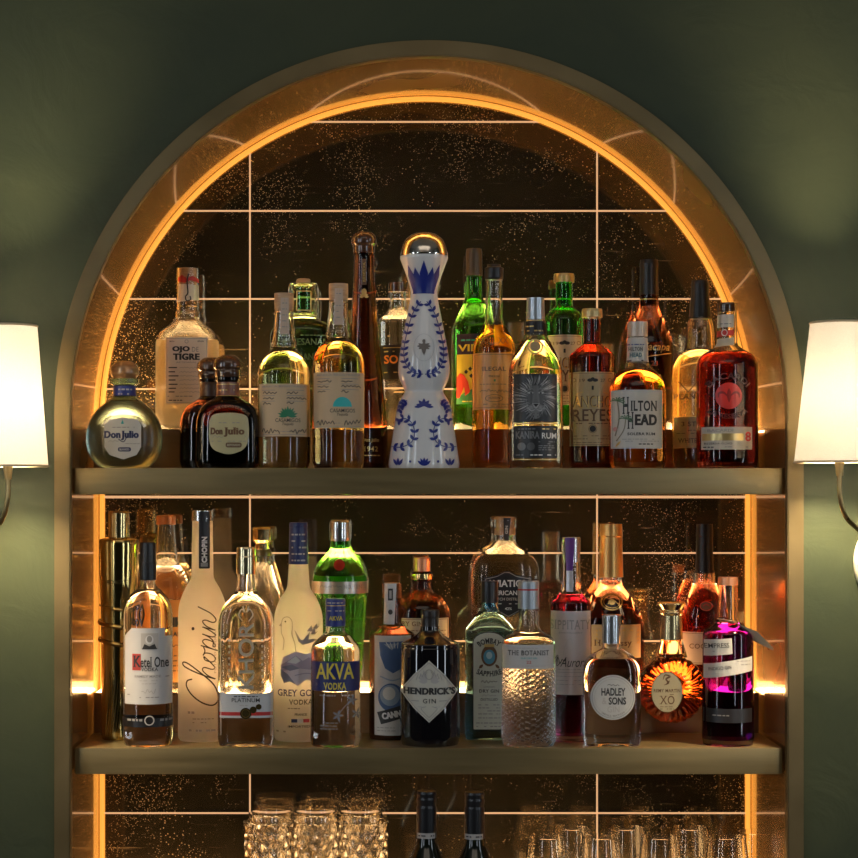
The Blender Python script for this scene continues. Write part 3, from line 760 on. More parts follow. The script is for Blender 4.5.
# 5 flip-top green bottle on the step
B = Bottle('tequila_bottle', 'dark green embossed bottle with swing-top wire bail, behind the two corked tequilas', 'upper', 303.5, .247,
    [(284, 11, 1), (286, 13, 1), (313, 13.4, 1), (316, 11.5, 1), (319, 12, 1), (322, 20, 5), (328, 31, 5), (336, 33.5, 5), (424, 33.5, 3), (430, 31, 1)],
    glass(.80, .93, .75), riser=True, n=2.8, dr=.72, fill=318, liq=glass(.22, .42, .14))
B.cap([(279, 6, .8), (280, 7, .6), (285, 7, .6)], M_CORK, 'cork')
a = Art(); a.rect(297, 291, 310, 309, glass(.12, .62, .12), 0); a.frame(296, 290, 311, 310, .8, GOLDINK)
B.wrap(a, 'neck_label')
bm = bmesh.new(); q = 1 / B.s
for sgn in (-1, 1):
    pts = [(sgn * 7 * q, 0, (430 - 282) * q), (sgn * 13 * q, 0, (430 - 283) * q), (sgn * 14.6 * q, -.004, (430 - 290) * q), (sgn * 14.6 * q, -.006, (430 - 308) * q), (sgn * 13.2 * q, -.004, (430 - 316) * q)]
    add_tube(bm, catmull(pts, 5), .0011, 6)
link_mesh('wire_bail', bm, SILVER, B.root)
a = Art(); G = paint(.34, .42, .20, .25, .5)
a.text('ARTESANAL', 304, 342, 46, 6.5, G, 1, 0, serif=False); a.text('ORGANIC', 304, 357, 34, 6.5, G, 1, 0, serif=False); a.greek(280, 328, 335, 1, G); B.wrap(a, 'embossed_lettering')

# 7 slim tall brown bottle
B = Bottle('tequila_bottle', 'very tall slender dark brown tequila bottle with ball stopper', 'upper', 364, .152,
    [(248, 10.3, .6), (253, 10.6, .6), (256, 9.8, 2), (285, 11, 10), (340, 14.8, 20), (400, 21.3, 20), (430, 23.7, 8), (463, 24, 2), (467, 22, 1)],
    glass(.20, .055, .018), fill=256)
B.cap([(232, 0), (232.3, 8, 3), (237.5, 12.6, 2.5), (244, 12.8, 1.5), (246.5, 11, .6), (252, 10.9, .6), (254, 10.2, .4)], M_DARKWOOD, 'stopper')
a = Art(); a.rect(361.6, 258, 366.4, 284, BROWNINK, 0); a.text('RESERVA', 364, 271, 20, 2.6, GOLDINK, 1, rot=90)
for k in range(7): a.leaf(364, 296, math.radians(180 + 30 * k), 4.6, 2.4, GOLDINK)
a.ell(364, 291, 2.6, 3.2, GOLDINK, 2); B.wrap(a, 'neck_ornament', step=.003)
a = Art(); a.text('Don Julio', 371, 440.5, 16, 4.4, GOLDINK, 1); a.text('1942', 371, 449, 14, 5, GOLDINK, 1, 0); a.greek(364, 380, 455, 1, GOLDINK); B.wrap(a, 'label')

# 8 clear bottle with dark round label, on the step
B = Bottle('spirit_bottle', 'clear bottle with dark cap and orange letters, behind the blue and white decanter', 'upper', 398, .247,
    [(291, 8, .6), (308, 8.4, 2), (314, 13, 3), (319, 19.2, 3), (424, 19.3, 3), (430, 18, 1)], G_CLEAR, riser=True, fill=321, liq=glass(.97, .94, .86))
B.cap([(283, 9.6, .8), (292, 9.8, .6)], M_DARKWOOD, 'cap')
a = Art(); a.rect(380.5, 345, 415.5, 379.5, paint(.02, .015, .012, .4), 0); a.text('SO', 391, 359.5, 14, 8.6, ORANGE, 1, .03, serif=False); a.rect(383, 347.5, 413, 348.2, GOLDINK, 1); a.greek(384, 396, 351, 1.2, GOLDINK); a.greek(384, 412, 372, 1, GOLDINK)
B.wrap(a, 'label')

# 9 blue and white ceramic decanter
B = Bottle('ceramic_decanter', 'white ceramic decanter with hand painted blue leaves and silver dome stopper', 'upper', 424, .088,
    [(256.5, 23.8, .6), (259, 24, 1), (268, 20.5, 5), (276, 17.5, 5), (291, 13, 6), (300, 14, 6), (320, 18, 12), (343, 22.5, 14), (364, 26, 10), (378, 25.6, 8), (388, 20.5, 3), (391.5, 19, 1.5), (394, 20.2, 2), (402, 25.5, 5), (420, 29, 12), (464, 35.8, 2), (468, 35, 1)],
    paint(.78, .77, .76, .16, 0, None, .4), solid=True, seg=72)
B.cap([(232.5, 0), (233.4, 11, 4), (240, 19.6, 5), (248, 23, 4), (255.5, 24, .8), (257, 23.5, .6)], paint(.70, .66, .60, .14, 1.0), 'stopper', 'polished silver dome')
a = Art(); CB = paint(.012, .028, .24, .3)
ct = 424.0
for dx, top, hw in ((0, 259.5, 4.2), (-9, 266, 3.6), (9, 266, 3.6), (-16, 263, 3), (16, 263, 3)):
    bx = ct + dx * .5; a.poly([(ct + dx, top), (ct + dx * .8 + hw, (top + 284) / 2), (bx + hw * .7, 291.5), (bx - hw * .7, 291.5), (ct + dx * .8 - hw, (top + 284) / 2)], CB, 1)
a.rect(413.2, 287, 434.8, 292, CB, 1)
def spray(path, n, l, w, both=True):
    P = catmull([(x, y, 0) for x, y in path], 12); a.stroke([(p.x, p.y) for p in P[::6]], .9, CB, 1)
    for i in range(n):
        k = int((i + .5) / n * (len(P) - 2)); t = P[k + 1] - P[k]; an = math.atan2(t.y, t.x)
        for sg in (-1, 1) if both else (1,): a.leaf(P[k].x, P[k].y, an + sg * .85, l, w, CB, 2)
for sgn in (-1, 1):
    spray([(ct + sgn * 1, 374), (ct + sgn * 11, 372), (ct + sgn * 18.5, 362), (ct + sgn * 20, 348), (ct + sgn * 16.5, 330), (ct + sgn * 11, 312), (ct + sgn * 3, 300)], 13, 6, 3.1)
    spray([(ct + sgn * 33, 446), (ct + sgn * 23, 447), (ct + sgn * 12.5, 442), (ct + sgn * 9.5, 432), (ct + sgn * 13, 422), (ct + sgn * 21, 418), (ct + sgn * 27, 421)], 9, 6, 3.1)
    spray([(ct + sgn * 17, 400), (ct + sgn * 22, 404), (ct + sgn * 25.5, 411)], 4, 5.4, 3.1)
    a.ell(ct + sgn * 14, 461.5, 1.1, 1.3, CB, 1)
    for dx, an in ((0, 0), (-3, .5), (3, -.5)): a.leaf(ct + sgn * 26 + dx * .3, 465.5, -PI / 2 - an, 8, 2.8, CB, 1)
for an in (-.9, -.45, 0, .45, .9): a.leaf(ct, 466, -PI / 2 - an, 8.6, 2.8, CB, 1)
for an in (-1.35, -.75, 0, .75, 1.35): a.leaf(ct, 406, -PI / 2 - an, 8, 3.6, CB, 1)
a.leaf(ct - 1, 406, PI - .1, 9, 3, CB, 1); a.leaf(ct + 1, 406, .1, 9, 3, CB, 1)
PW = paint(.18, .17, .17, .3, .7)
a.ring(ct, 347, 10.5, 14, .5, paint(.55, .55, .56, .3), 1)
a.leaf(ct, 340, PI / 2, 15, 5, PW, 2); a.ell(ct, 340.5, 1.6, 1.8, PW, 3)
for sgn in (-1, 1):
    for an, l in ((-.5, 6.5), (-.05, 7), (.45, 6)): a.leaf(ct, 346, (0 if sgn > 0 else PI) + sgn * an, l, 2.6, PW, 2)
B.wrap(a, 'painted_decoration')

# 10 green wine shaped mezcal bottle on the step
B = Bottle('mezcal_bottle', 'bright green mezcal bottle with yellow, red and purple label, right of the ceramic decanter', 'upper', 474, .25,
    [(250, 7.4, .6), (296, 8.2, 5), (308, 13, 7), (324, 20.6, 8), (424, 21, 3), (430, 19, 1)], glass(.16, .74, .07), riser=True, fill=305)
B.cap([(249, 7.6, .6), (253, 8.2, .5), (262, 8.2, .5), (276, 8.4, .5)], paint(.10, .075, .045, .4, .4), 'cap')
a = Art(); a.rect(457, 334, 494, 354.5, paint(.035, .02, .05, .4), 0); a.rect(457, 354.5, 494, 404, YELLOW, 0); a.greek(461, 490, 339.5, 1.6, TEAL)
a.text('VIDA', 474, 348, 32, 7, YELLOW, 1, .03, serif=False)
a.poly([(456.5, 404), (457, 398), (466, 391.5), (478, 387), (494, 385), (494, 404)], GREEN, 1)
a.poly([(457, 377), (460, 373), (464, 375), (468, 382), (470, 392), (465, 396), (464, 387), (460, 387), (459.5, 398), (456.7, 398)], paint(.72, .05, .02, .5), 2)
for x, y in ((466, 372), (470, 369), (474, 372), (471, 376), (476, 378), (475, 366), (480, 370), (480, 376), (478, 384), (484, 372)): a.poly([(x - 2, y), (x, y - 2.4), (x + 2, y), (x, y + 2.4)], INK, 2)
a.greek(462, 474, 401, 1, YELLOW, 2)
B.wrap(a, 'label')

# 11 orange mezcal
B = Bottle('mezcal_bottle', 'slim amber orange mezcal bottle with translucent orange label and black cork cap', 'upper', 494, .128,
    [(279, 8.2, .6), (320, 8.8, 5), (331, 14, 6), (344, 21.6, 8), (462, 22, 3), (467, 20, 1)], glass(.98, .93, .85), fill=326, liq=glass(.93, .40, .05, .08))
B.cap([(264.5, 6.5, .8), (267, 7, .4), (268, 9.4, .5), (278, 9.4, .5), (280, 8.6, .4)], BLACK, 'cap')
a = Art(); a.rect(473.5, 353, 515, 409.5, paint(.78, .34, .085, .35), 0); a.frame(475, 354.5, 513.5, 408, .4, BROWNINK)
a.text('ILEGAL', 494, 369, 24, 4.2, BROWNINK, 1, .02); a.text('mezcal', 494, 376, 11, 2.6, BROWNINK, 1, 0); a.ell(494.5, 380.5, 1, 1.2, GREEN, 1)
a.script(480, 509, 391, 4, BROWNINK, 1, .5); a.text('JOVEN', 494, 398.4, 12, 3, BROWNINK, 1, .01); a.ring(494, 398.4, 9, 3.8, .5, BROWNINK); fine(a, 480, 508, (384, 404, 406), BROWNINK, .6)
a.text('XX', 486, 340.5, 10, 6, paint(.3, .12, .03, .3), 1, 0, serif=False); a.text('XX', 503, 340.5, 10, 6, paint(.3, .12, .03, .3), 1, 0, serif=False)
B.wrap(a, 'label')

# 12 lion rum
B = Bottle('rum_bottle', 'pale gold rum bottle with black lion face label and silver cap', 'upper', 535.5, .073,
    [(319, 9.2, .6), (322, 9.8, 1), (336, 11, 3), (349, 19, 9), (367, 27, 10), (462, 28, 4), (468, 26, 1)], glass(.98, .97, .93), fill=342, liq=glass(.97, .86, .55, .06))
B.cap([(298, 8.8, .6), (308, 9, .4), (320, 9.4, .5)], paint(.50, .54, .58, .3, .8), 'cap')
B.band(321.5, 334.5, BLACK, 'neck_band')
a = Art(); a.greek(527, 545, 324.5, 1.3, GOLDINK, 1); a.greek(528, 544, 329, 1.3, GOLDINK, 1); B.wrap(a, 'neck_print', off=.0009)
a = Art(); a.ring(535.5, 346, 8, 8, 1.6, paint(.75, .62, .38, .25, .6), 1); a.ell(535.5, 346, 5.5, 5.5, paint(.7, .58, .36, .3, .6), 1); B.wrap(a, 'medallion')
LB = paint(.016, .017, .018, .4); LG = paint(.20, .20, .20, .45); LD = paint(.09, .09, .09, .45); LW = paint(.42, .42, .41, .45)
a = Art(); a.rect(514, 374, 557.5, 422, LB, 0); a.rect(514, 422.8, 557.5, 424, GOLDINK, 0); a.rect(514, 426, 557.5, 458, LB, 0); a.rect(514, 459, 557.5, 460, GOLDINK, 0)
random.seed(3)
for k in range(150):                                  # mane
    an = 2 * PI * k / 150 + random.uniform(-.06, .06); r0 = random.uniform(8.5, 14); r1 = r0 + random.uniform(6, 12)
    if math.sin(an) * r1 + 397 > 421: r1 = (421 - 397) / max(.1, math.sin(an))
    x0, y0, x1, y1 = 535.5 + r0 * .82 * math.cos(an), 397 + r0 * math.sin(an), 535.5 + r1 * .95 * math.cos(an + .12), 397 + r1 * math.sin(an + .12)
    y1 = max(375, min(421, y1)); y0 = min(420, y0); a.stroke([(x0, y0), ((x0 + x1) / 2 + .8, (y0 + y1) / 2), (x1, y1)], random.uniform(.5, 1.1), random.choice((LG, LD, LD, LW)), 1, 4, True)
a.poly([(527.5, 388), (535.5, 385), (543.5, 388), (544.5, 397), (541.5, 408), (538, 415), (533, 415), (529.5, 408), (526.5, 397)], LD, 1); a.poly([(532.8, 386), (538.2, 386), (539.6, 403), (531.4, 403)], paint(.15, .15, .15, .45), 1.5)
a.poly([(530, 405), (535.5, 403), (541, 405), (542, 411), (535.5, 414), (529, 411)], LG, 1.6); a.poly([(532, 414), (539, 414), (535.5, 419)], LG, 1.6)
for sg in (-1, 1):
    a.leaf(535.5 + sg * 2, 393, 0 if sg > 0 else PI, 6.5, 2.2, LW, 2); a.ell(535.5 + sg * 4.8, 393.2, 1.1, .9, LB, 3)      # eyes
    a.stroke([(535.5 + sg * 1.6, 390), (535.5 + sg * 5, 389), (535.5 + sg * 9, 391)], 1.2, LG, 2, 4, True)
    a.stroke([(535.5 + sg * 2, 392), (535.5 + sg * 2.4, 400), (535.5 + sg * 3.6, 405)], .9, LG, 2, 4, True)
    a.stroke([(535.5 + sg * .6, 409.5), (535.5 + sg * 4.5, 411), (535.5 + sg * 7.5, 408)], .9, LW, 2, 4, True)
    a.stroke([(535.5 + sg * 9, 399), (535.5 + sg * 8.5, 408), (535.5 + sg * 4, 416)], 1.0, LG, 2, 4, True)
    for k in range(3): a.stroke([(535.5 + sg * 3, 407 + k), (535.5 + sg * 9, 405.6 + 1.6 * k)], .3, LW, 3)
a.poly([(531.6, 403.4), (539.4, 403.4), (537.4, 407.4), (535.5, 409), (533.6, 407.4)], LW, 3); a.poly([(532.6, 404), (538.4, 404), (535.5, 407.4)], LB, 4)
for k in range(3): a.stroke([(533.6 + 1.9 * k, 385), (534.2 + 1.3 * k, 395), (534.4 + 1.1 * k, 402)], .7, LG, 2, 4, True)
a.stroke([(531, 416.5), (535.5, 418.5), (540, 416.5)], 1.2, LG, 2, 4, True)
a.text('KANIRA', 527.5, 435, 23, 7.4, LG, 1, .03, serif=False); a.text('RUM', 549, 435.8, 15, 5.8, WHITE, 1, .01, serif=False); a.greek(518, 536, 428.5, 1, LG); a.greek(542, 556, 428.5, 1, GOLDINK)
a.ell(521.5, 446.5, 4, 4, LG, 1); a.ell(530.5, 446.5, 4, 4, LD, 1); fine(a, 538, 555, (441.5, 443.5, 445.5, 447.5, 449.5), LG, .8); a.greek(516, 524, 454.5, 1, LG); a.greek(530, 556, 454.5, 1.1, WHITE)
B.wrap(a, 'label')

# 13, 14 chile liqueurs
def chile(label, cx, y, ris, top, shy, hw, g, lx0, lx1, ly0, ly1, paper, base, fillpy, liq, green):
    B = Bottle('liqueur_bottle', label, 'upper', cx, y,
        [(top + 7, 8.4, .6), (shy - 6, 8.9, 2.5), (shy - 1.5, 15, 3), (shy + 5, hw, 3.5), (base - 5, hw + .2, 3), (base, hw - 2, 1)], g, riser=ris, fill=fillpy, liq=liq)
    B.cap([(top, 9.8, .8), (top + 3, 10.4, .4), (top + 8.5, 10.2, .6)], paint(.62, .46, .20, .35, .5), 'cap')
    a = Art(); a.rect(lx0, ly0, lx1, ly1, paper, 0); m = (lx0 + lx1) / 2; w = lx1 - lx0
    a.text('19', m - w * .23, ly0 + 8.5, 5, 3.2, BROWNINK, 1, 0, serif=False); a.text('27', m + w * .23, ly0 + 8.5, 5, 3.2, BROWNINK, 1, 0, serif=False)
    a.ell(m - 2.6, ly0 + 8.3, 2.8, 1.7, INK, 1); a.ell(m + 2.6, ly0 + 8.3, 2.8, 1.7, INK, 1); a.ell(m, ly0 + 7.3, 2, 1.8, INK, 1); a.rect(m - 1, ly0 + 14, m + 1, ly0 + 18, INK, 1)
    h = ly1 - ly0
    a.text('ANCHO', m, ly0 + h * .40, w * .88, h * .155, BROWNINK, 1, .0); a.text('ANCHO', m + .9, ly0 + h * .40 + .6, w * .88, h * .155, GOLDINK, 2, -.015)
    a.text('REYES', m, ly0 + h * .585, w * .9, h * .165, BROWNINK, 1, .01)
    a.greek(lx0 + 6, lx1 - 6, ly0 + h * .69, .9, BROWNINK); a.ell(m, ly0 + h * .77, 3.2, 3.2, INK, 1); a.ring(m, ly0 + h * .77, 4.2, 4.2, .4, BROWNINK)
    fine(a, lx0 + 4, lx1 - 4, (ly0 + h * .86, ly0 + h * .90, ly0 + h * .95), BROWNINK, .6); a.frame(lx0 + 1, ly0 + 1.2, lx1 - 1, ly1 - 1.2, .4, BROWNINK)
    for sg in (-1, 1): a.stroke([(m + sg * 9, ly0 + 20), (m + sg * 15, ly0 + 22), (m + sg * 18, ly0 + 26)], .8, GOLDINK, 1, 4, True); a.ring(m + sg * w * .4, ly0 + 8, 2, 2, .5, BROWNINK)
    B.wrap(a, 'label'); return B
chile('vivid green liqueur bottle with cream label, behind the lion label rum', 564, .247, True, 274, 313, 19.2, glass(.10, .70, .07), 546, 582.5, 335, 405, paint(.66, .56, .38, .5), 430, 312, None, True)
chile('deep red chile liqueur bottle with cream ornate label and gold cap', 592, .118, False, 309, 350, 22.8, G_CLEAR, 570, 614.5, 372, 446, paint(.60, .46, .25, .5), 467, 320, glass(.21, .014, .005), False)

# 15 dark rum, gold script, on the step
B = Bottle('rum_bottle', 'tall dark brown rum bottle with black cap and gold script, behind the palm tree label', 'upper', 649, .247,
    [(294, 9, .6), (309, 9.8, 5), (322, 16.5, 7), (343, 24, 9), (424, 24.6, 3), (430, 22, 1)], glass(.14, .030, .010), riser=True, fill=300)
B.cap([(260, 8.6, .6), (264, 9.4, .5), (270, 9, .4), (295, 9.6, .5)], BLACK, 'cap')
a = Art(); a.text('Zacapa', 655, 348, 30, 10, GOLDINK, 1, 0, .3, serif=False); a.stroke([(640, 358), (655, 355.6), (672, 353)], .8, GOLDINK, 1); a.text('23', 654, 363.5, 7, 5, paint(.5, .1, .02, .4), 1, .02, serif=False)
a.rect(639.5, 297.4, 658.5, 298.4, GOLDINK, 1); B.wrap(a, 'label')

# 16 palm tree rum
B = Bottle('rum_bottle', 'amber rum bottle with round shoulders and white palm tree label', 'upper', 637.5, .069,
    [(336, 9.8, .6), (362, 10.4, 2), (367, 14, 3), (375, 23.5, 6), (387, 28.3, 7), (461, 28.5, 4), (467, 26, 1)], G_CLEAR, fill=371, liq=glass(.82, .25, .03))
B.cap([(322, 10.2, .8), (329, 10.2, .5), (337, 10, .5)], paint(.62, .50, .40, .3, .2), 'stopper')
B.band(338, 362, paint(.62, .60, .55, .45), 'neck_label')
a = Art(); a.text('HILTON', 637.5, 348, 14, 4, INK, 1, .02); a.text('HEAD', 637.5, 354, 12, 4.6, paint(.05, .16, .18, .5), 1, .03); a.greek(629, 646, 343, 1, BLUE); a.greek(629, 646, 359, 1.4, INK)
B.wrap(a, 'neck_print', off=.0009)
a = Art(); a.rect(612.5, 390, 663, 448.5, paint(.68, .64, .58, .5), 0); a.frame(613.5, 391, 662, 447.5, .35, LGREY)
a.text('H', 625.5, 405.5, 6, 17, INK, 1, .03); a.text('ILTON', 643.5, 406, 27, 10.5, INK, 1, .035)
a.text('H', 630, 420.5, 6, 17, INK, 1, .03); a.text('EAD', 645.5, 420, 22, 11, INK, 1, .04)
PG = paint(.10, .20, .10, .5); PB = paint(.28, .24, .18, .5)
for tx, ty, bx, by in ((618, 401, 616, 436), (625.5, 419, 617, 441)):
    a.stroke([(bx, by), ((bx + tx) / 2 + 2.4, (by + ty) / 2), (tx, ty)], 1.1, PB, 1)
    for k in range(7): a.stroke([(tx, ty), (tx + 4.5 * math.cos(-2.9 + .55 * k), ty + 3.6 * math.sin(-2.9 + .55 * k)), (tx + 7.2 * math.cos(-2.9 + .55 * k), ty + 6 * math.sin(-2.9 + .55 * k) + 2.4)], 1.1, PG, 2, 4, True)
a.ell(616, 429, 2, 2.2, paint(.7, .35, .33, .5), 1)
a.text('SOLERA RUM', 641, 434, 28, 2.8, INK, 1, .03); fine(a, 622, 660, (439, 441), GREY, .5); a.greek(638, 654, 443.6, 1.1, INK); a.leaf(616, 447, -.9, 8, 2, GOLDINK, 2)
B.wrap(a, 'label')

# 17 pale gold rum, raffia coloured, black cap
B = Bottle('rum_bottle', 'pale gold rum bottle with tall black cap, half behind the red disc bottle', 'upper', 700, .148,
    [(317, 11, .6), (328, 13.8, 4), (344, 14.4, 2), (349, 15, 2), (354, 20, 5), (366, 27.5, 7), (384, 28.2, 8), (460, 27.5, 5), (467, 25, 1)], glass(.99, .96, .88), fill=351, liq=glass(.98, .82, .42, .14))
B.cap([(280.5, 8, .8), (284, 8.8, .5), (294, 9, 1), (319, 11.2, .6)], BLACK, 'cap')
a = Art(); a.text('PLANTATION', 700, 396.5, 49, 5.6, BROWNINK, 1, .01); a.rect(676, 417, 724, 448, paint(.62, .46, .22, .5), 0); a.text('3 STARS', 695, 424, 26, 4.6, BROWNINK, 1, .01)
for sg in (-1, 1): a.stroke([(688 + sg * 9, 381), (688, 392)], .9, BROWNINK, 1)
fine(a, 678, 722, (430, 433), BROWNINK, .6); a.text('WHITE RUM', 694, 440.5, 30, 4.4, BROWNINK, 1, .01); B.wrap(a, 'label')

# 18 red disc rum
B = Bottle('rum_bottle', 'broad dark red rum bottle with red disc emblem and figure eight label, at far right', 'upper', 727, .063,
    [(311, 9.4, .6), (316, 9.8, 1), (345, 10.4, 2.5), (349.5, 16, 3), (355, 26, 4), (363, 30.4, 5), (460, 30.6, 3), (467, 29, 1)], G_CLEAR, fill=354, liq=glass(.17, .009, .004))
B.cap([(303, 9.2, .8), (305, 9.7, .4), (312, 9.7, .5)], M_DARKWOOD, 'stopper')
a = Art(); a.rect(717.5, 313, 736.8, 326, paint(.72, .66, .58, .5), 0); a.poly([(717.5, 330), (736.8, 328.4), (736.8, 334), (717.5, 336)], RED, 1); a.ell(727, 331.5, 3, 3.4, WHITE, 2); a.ell(727, 331.5, 2.2, 2.6, RED, 3)
a.greek(719, 735, 322, .9, GREY); a.poly([(717.5, 338), (736.8, 336), (736.8, 344), (717.5, 346)], paint(.66, .58, .45, .5), 0); B.wrap(a, 'seal_strip')
a = Art(); DR = paint(.34, .15, .06, .3, .5)
a.ell(728, 396, 13.2, 13.2, paint(.50, .025, .02, .4), 0)
for sg in (-1, 1): a.stroke([(728, 398), (728 + sg * 5, 393), (728 + sg * 9.5, 393.5), (728 + sg * 10.5, 398)], 2.4, paint(.20, .01, .01, .4), 1, 5, True)
a.leaf(728, 388, PI / 2, 15, 4.5, paint(.20, .01, .01, .4), 1)
a.text('BACARDI', 728, 376, 46, 6.4, paint(.07, .015, .012, .35), 1, .03, arc=26, serif=False); a.text('LA RESERVA', 728, 416.5, 40, 5, paint(.07, .015, .012, .35), 1, .02, arc=-30, serif=False)
B.wrap(a, 'emblem_print'); a = Art(); a.rect(703, 427, 752.5, 449.5, paint(.62, .56, .46, .45), 0); a.rect(703.6, 433.6, 743, 440.6, paint(.55, .42, .18, .3, .7), 1); a.text('BACARDI', 720, 430.6, 24, 3, GREY, 1, 0, serif=False); a.text('8', 747.8, 436.6, 6.6, 9.6, RED, 2, .03, serif=False)
a.text('RESERVA OCHO', 718, 443.6, 26, 2, INK, 1, 0); a.greek(704.5, 714, 446.6, 1.2, INK); a.greek(724, 742, 446.6, .8, GREY); a.greek(745, 751, 446.6, .9, GREY)
B.wrap(a, 'label')

# ------------------------------------------------------------------ middle shelf
# 19 gold bottle with coiled snake
B = Bottle('vodka_bottle', 'tall gold mirrored bottle with coiled rings and gold cap, first in the second row', 'middle', 119, .127,
    [(537, 12, .6), (539, 19, 1.2), (543, 20, 1.2), (600, 18.6, 10), (660, 17.6, 10), (738, 17.6, 2), (743, 16.5, 1)], paint(.58, .43, .16, .13, 1.0), solid=True)
B.cap([(511, 10, .8), (513, 10.6, .5), (537.5, 10.6, .6)], paint(.72, .55, .26, .18, 1.0), 'cap', 'shiny gold cylinder')
bm = bmesh.new(); pts = []
for k in range(0, 150):
    t = k / 150; z = WZ(604 + 52 * t, .127) - B.z0; th = 2 * PI * 3 * t + PI; r = B.rad(z) + .0012; pts.append((r * math.cos(th), r * math.sin(th), z))
add_tube(bm, pts, [0.0006 + .0030 * min(1, 8 * k / 150, 8 * (149 - k) / 150) for k in range(150)], 8); link_mesh('snake_coil', bm, paint(.45, .30, .10, .22, 1.0), B.root)
a = Art(); DG = paint(.13, .09, .03, .3, .6)
for k in range(7): a.stroke([(105 + 2.5 * k, 738), (107 + 3 * k, 715 - 3 * k), (111 + 2.2 * k, 690 - 4 * (k % 3)), (109 + 3 * k, 672 + 5 * (k % 2))], .8, DG, 1, 5, True)
B.wrap(a, 'engraved_pattern'); a = Art(); a.text('ROBERTO', 119, 582, 24, 4, DG, 1, 0, serif=False); B.wrap(a, 'engraved_name')

# 20 clear vodka with white stepped label
B = Bottle('vodka_bottle', 'clear vodka bottle with white stepped label, black cap and black ring near base', 'middle', 148, .062,
    [(578, 7.4, .6), (586, 8, 3), (592, 16, 6), (606, 24.4, 9), (738, 25, 4), (745, 23, 1)], G_CLEAR, fill=590)
B.cap([(542.5, 7.6, .6), (546, 8, .4), (562, 8.2, .3), (563, 8.7, .3), (580, 8.5, .5)], BLACK, 'cap')
a = Art(); KW = paint(.62, .60, .58, .5)
a.poly([(124, 636), (131.5, 636), (131.5, 628), (164.5, 628), (164.5, 636), (172, 636), (172, 704), (124, 704)], KW, 0)
a.rect(141.5, 633, 158.5, 649, LGREY, 1); a.ell(150, 639.5, 4, 4.6, paint(.72, .70, .68, .5), 2); a.poly([(142.5, 649), (145, 643.6), (150, 646), (155, 643.6), (157.5, 649)], INK, 2); a.ell(150, 638.8, 2.6, 3.3, GREY, 3)
a.rect(132.5, 653.5, 141.5, 670, paint(.50, .06, .04, .5), 1); a.text('K', 137.5, 661, 8, 11.5, INK, 2, .03); a.text('etel One', 154.5, 661.8, 27, 10.5, INK, 1, .02, space=.95)
a.text('VODKA', 150, 669, 17, 3.6, INK, 1, .01); a.text('FAMILY MADE', 148, 676, 26, 2.4, GREY, 1, .02); fine(a, 140, 158, (680, 683), LGREY, .7); a.script(142, 156, 691, 5, GREY, 1, .35); a.greek(140, 160, 696.6, .9, GREY); a.greek(127, 131, 694, 1, GREY); a.greek(165, 170, 676, 1, GREY)
B.wrap(a, 'label')
B.band(716, 724.5, BLACK, 'base_band')
a = Art(); a.ring(150, 720, 5, 5, 1.2, LGREY, 2); a.ell(150, 720, 4, 4, BLACK, 1); a.greek(127, 143, 718.6, 2.2, GREY); a.greek(157, 171, 718.6, 2.2, GREY); B.wrap(a, 'base_print', off=.001)

# 21 copper capped vodka, on the step
B = Bottle('vodka_bottle', 'clear bottle with copper cap and orange label, behind the white label vodka', 'middle', 166, .247,
    [(523, 9, .6), (548, 10.6, 3), (563, 12.5, 5), (576, 21, 7), (592, 24, 7), (690, 24, 3), (694, 22, 1)], G_CLEAR, riser=True, fill=566)
B.cap([(515.5, 9.2, .8), (517, 9.8, .3), (524.5, 9.8, .5)], COPPER, 'cap')
a = Art(); a.rect(143.5, 600, 188.5, 682, paint(.66, .27, .06, .5), 0)
a.text("Vodka", 170, 622, 34, 10, INK, 1, .04, serif=False); a.text('HANDMADE', 168, 634, 34, 4.5, INK, 1, .02, serif=False); a.script(150, 186, 645, 4, INK, 1, .6); fine(a, 148, 186, (655, 660, 665, 670), BROWNINK, 1.2)
B.wrap(a, 'label')

# 22 frosted vodka with script
B = Bottle('vodka_bottle', 'frosted white vodka bottle with large slanted black handwriting', 'middle', 202.5, .118,
    [(519, 10.2, .6), (578, 11, 4), (590, 18.5, 8), (606, 24.3, 9), (737, 24.5, 3), (743, 22.5, 1)], frosted(), solid=True)
B.cap([(510.5, 10.4, .6), (520.8, 10.6, .4)], SILVER, 'cap')
a = Art(); a.rect(198, 511.5, 208.8, 569, paint(.02, .018, .018, .4), 0, 1); a.text('CHOPIN', 203.6, 550, 26, 5, WHITE, 1, .04, rot=90, serif=False); a.rect(200, 563, 207, 567, GREY, 1); B.wrap(a, 'neck_label', off=.0007)
a = Art(); IK = paint(.035, .028, .022, .45)
def gl(pts, w=1.0):
    a.stroke([(215.5 - 23 * v, 707 - 23.5 * (u + .22 * v)) for u, v in pts], w, IK, 1, 6)
gl([(.98, 1.0), (.85, 1.22), (.6, 1.25), (.3, 1.0), (.08, .55), (.06, .12), (.3, -.1), (.7, -.06), (1.05, .18), (1.4, .75), (1.6, 1.2), (1.58, 1.42), (1.44, 1.38), (1.34, 1.0), (1.24, .4), (1.2, 0)], 1.35)
gl([(1.2, 0), (1.28, .3), (1.46, .54), (1.6, .46), (1.58, .14), (1.68, .03), (1.86, .2), (2.06, .48)], 1.1)
gl([(2.06, .5), (1.92, .42), (1.9, .12), (2.06, 0), (2.22, .16), (2.22, .42), (2.1, .52), (2.3, .44), (2.46, .5)], 1.1)
gl([(2.5, .62), (2.46, .2), (2.36, -.42)], 1.2)
gl([(2.42, 0), (2.52, .36), (2.68, .54), (2.8, .42), (2.76, .12), (2.6, .0), (2.56, .1), (2.8, .1), (2.94, .3), (3.0, .52)], 1.1)
gl([(3.0, .56), (2.96, .14), (3.06, 0), (3.2, .2), (3.3, .5)], 1.1); a.ell(193.4, 628.4, 1.5, 1.7, IK, 1)
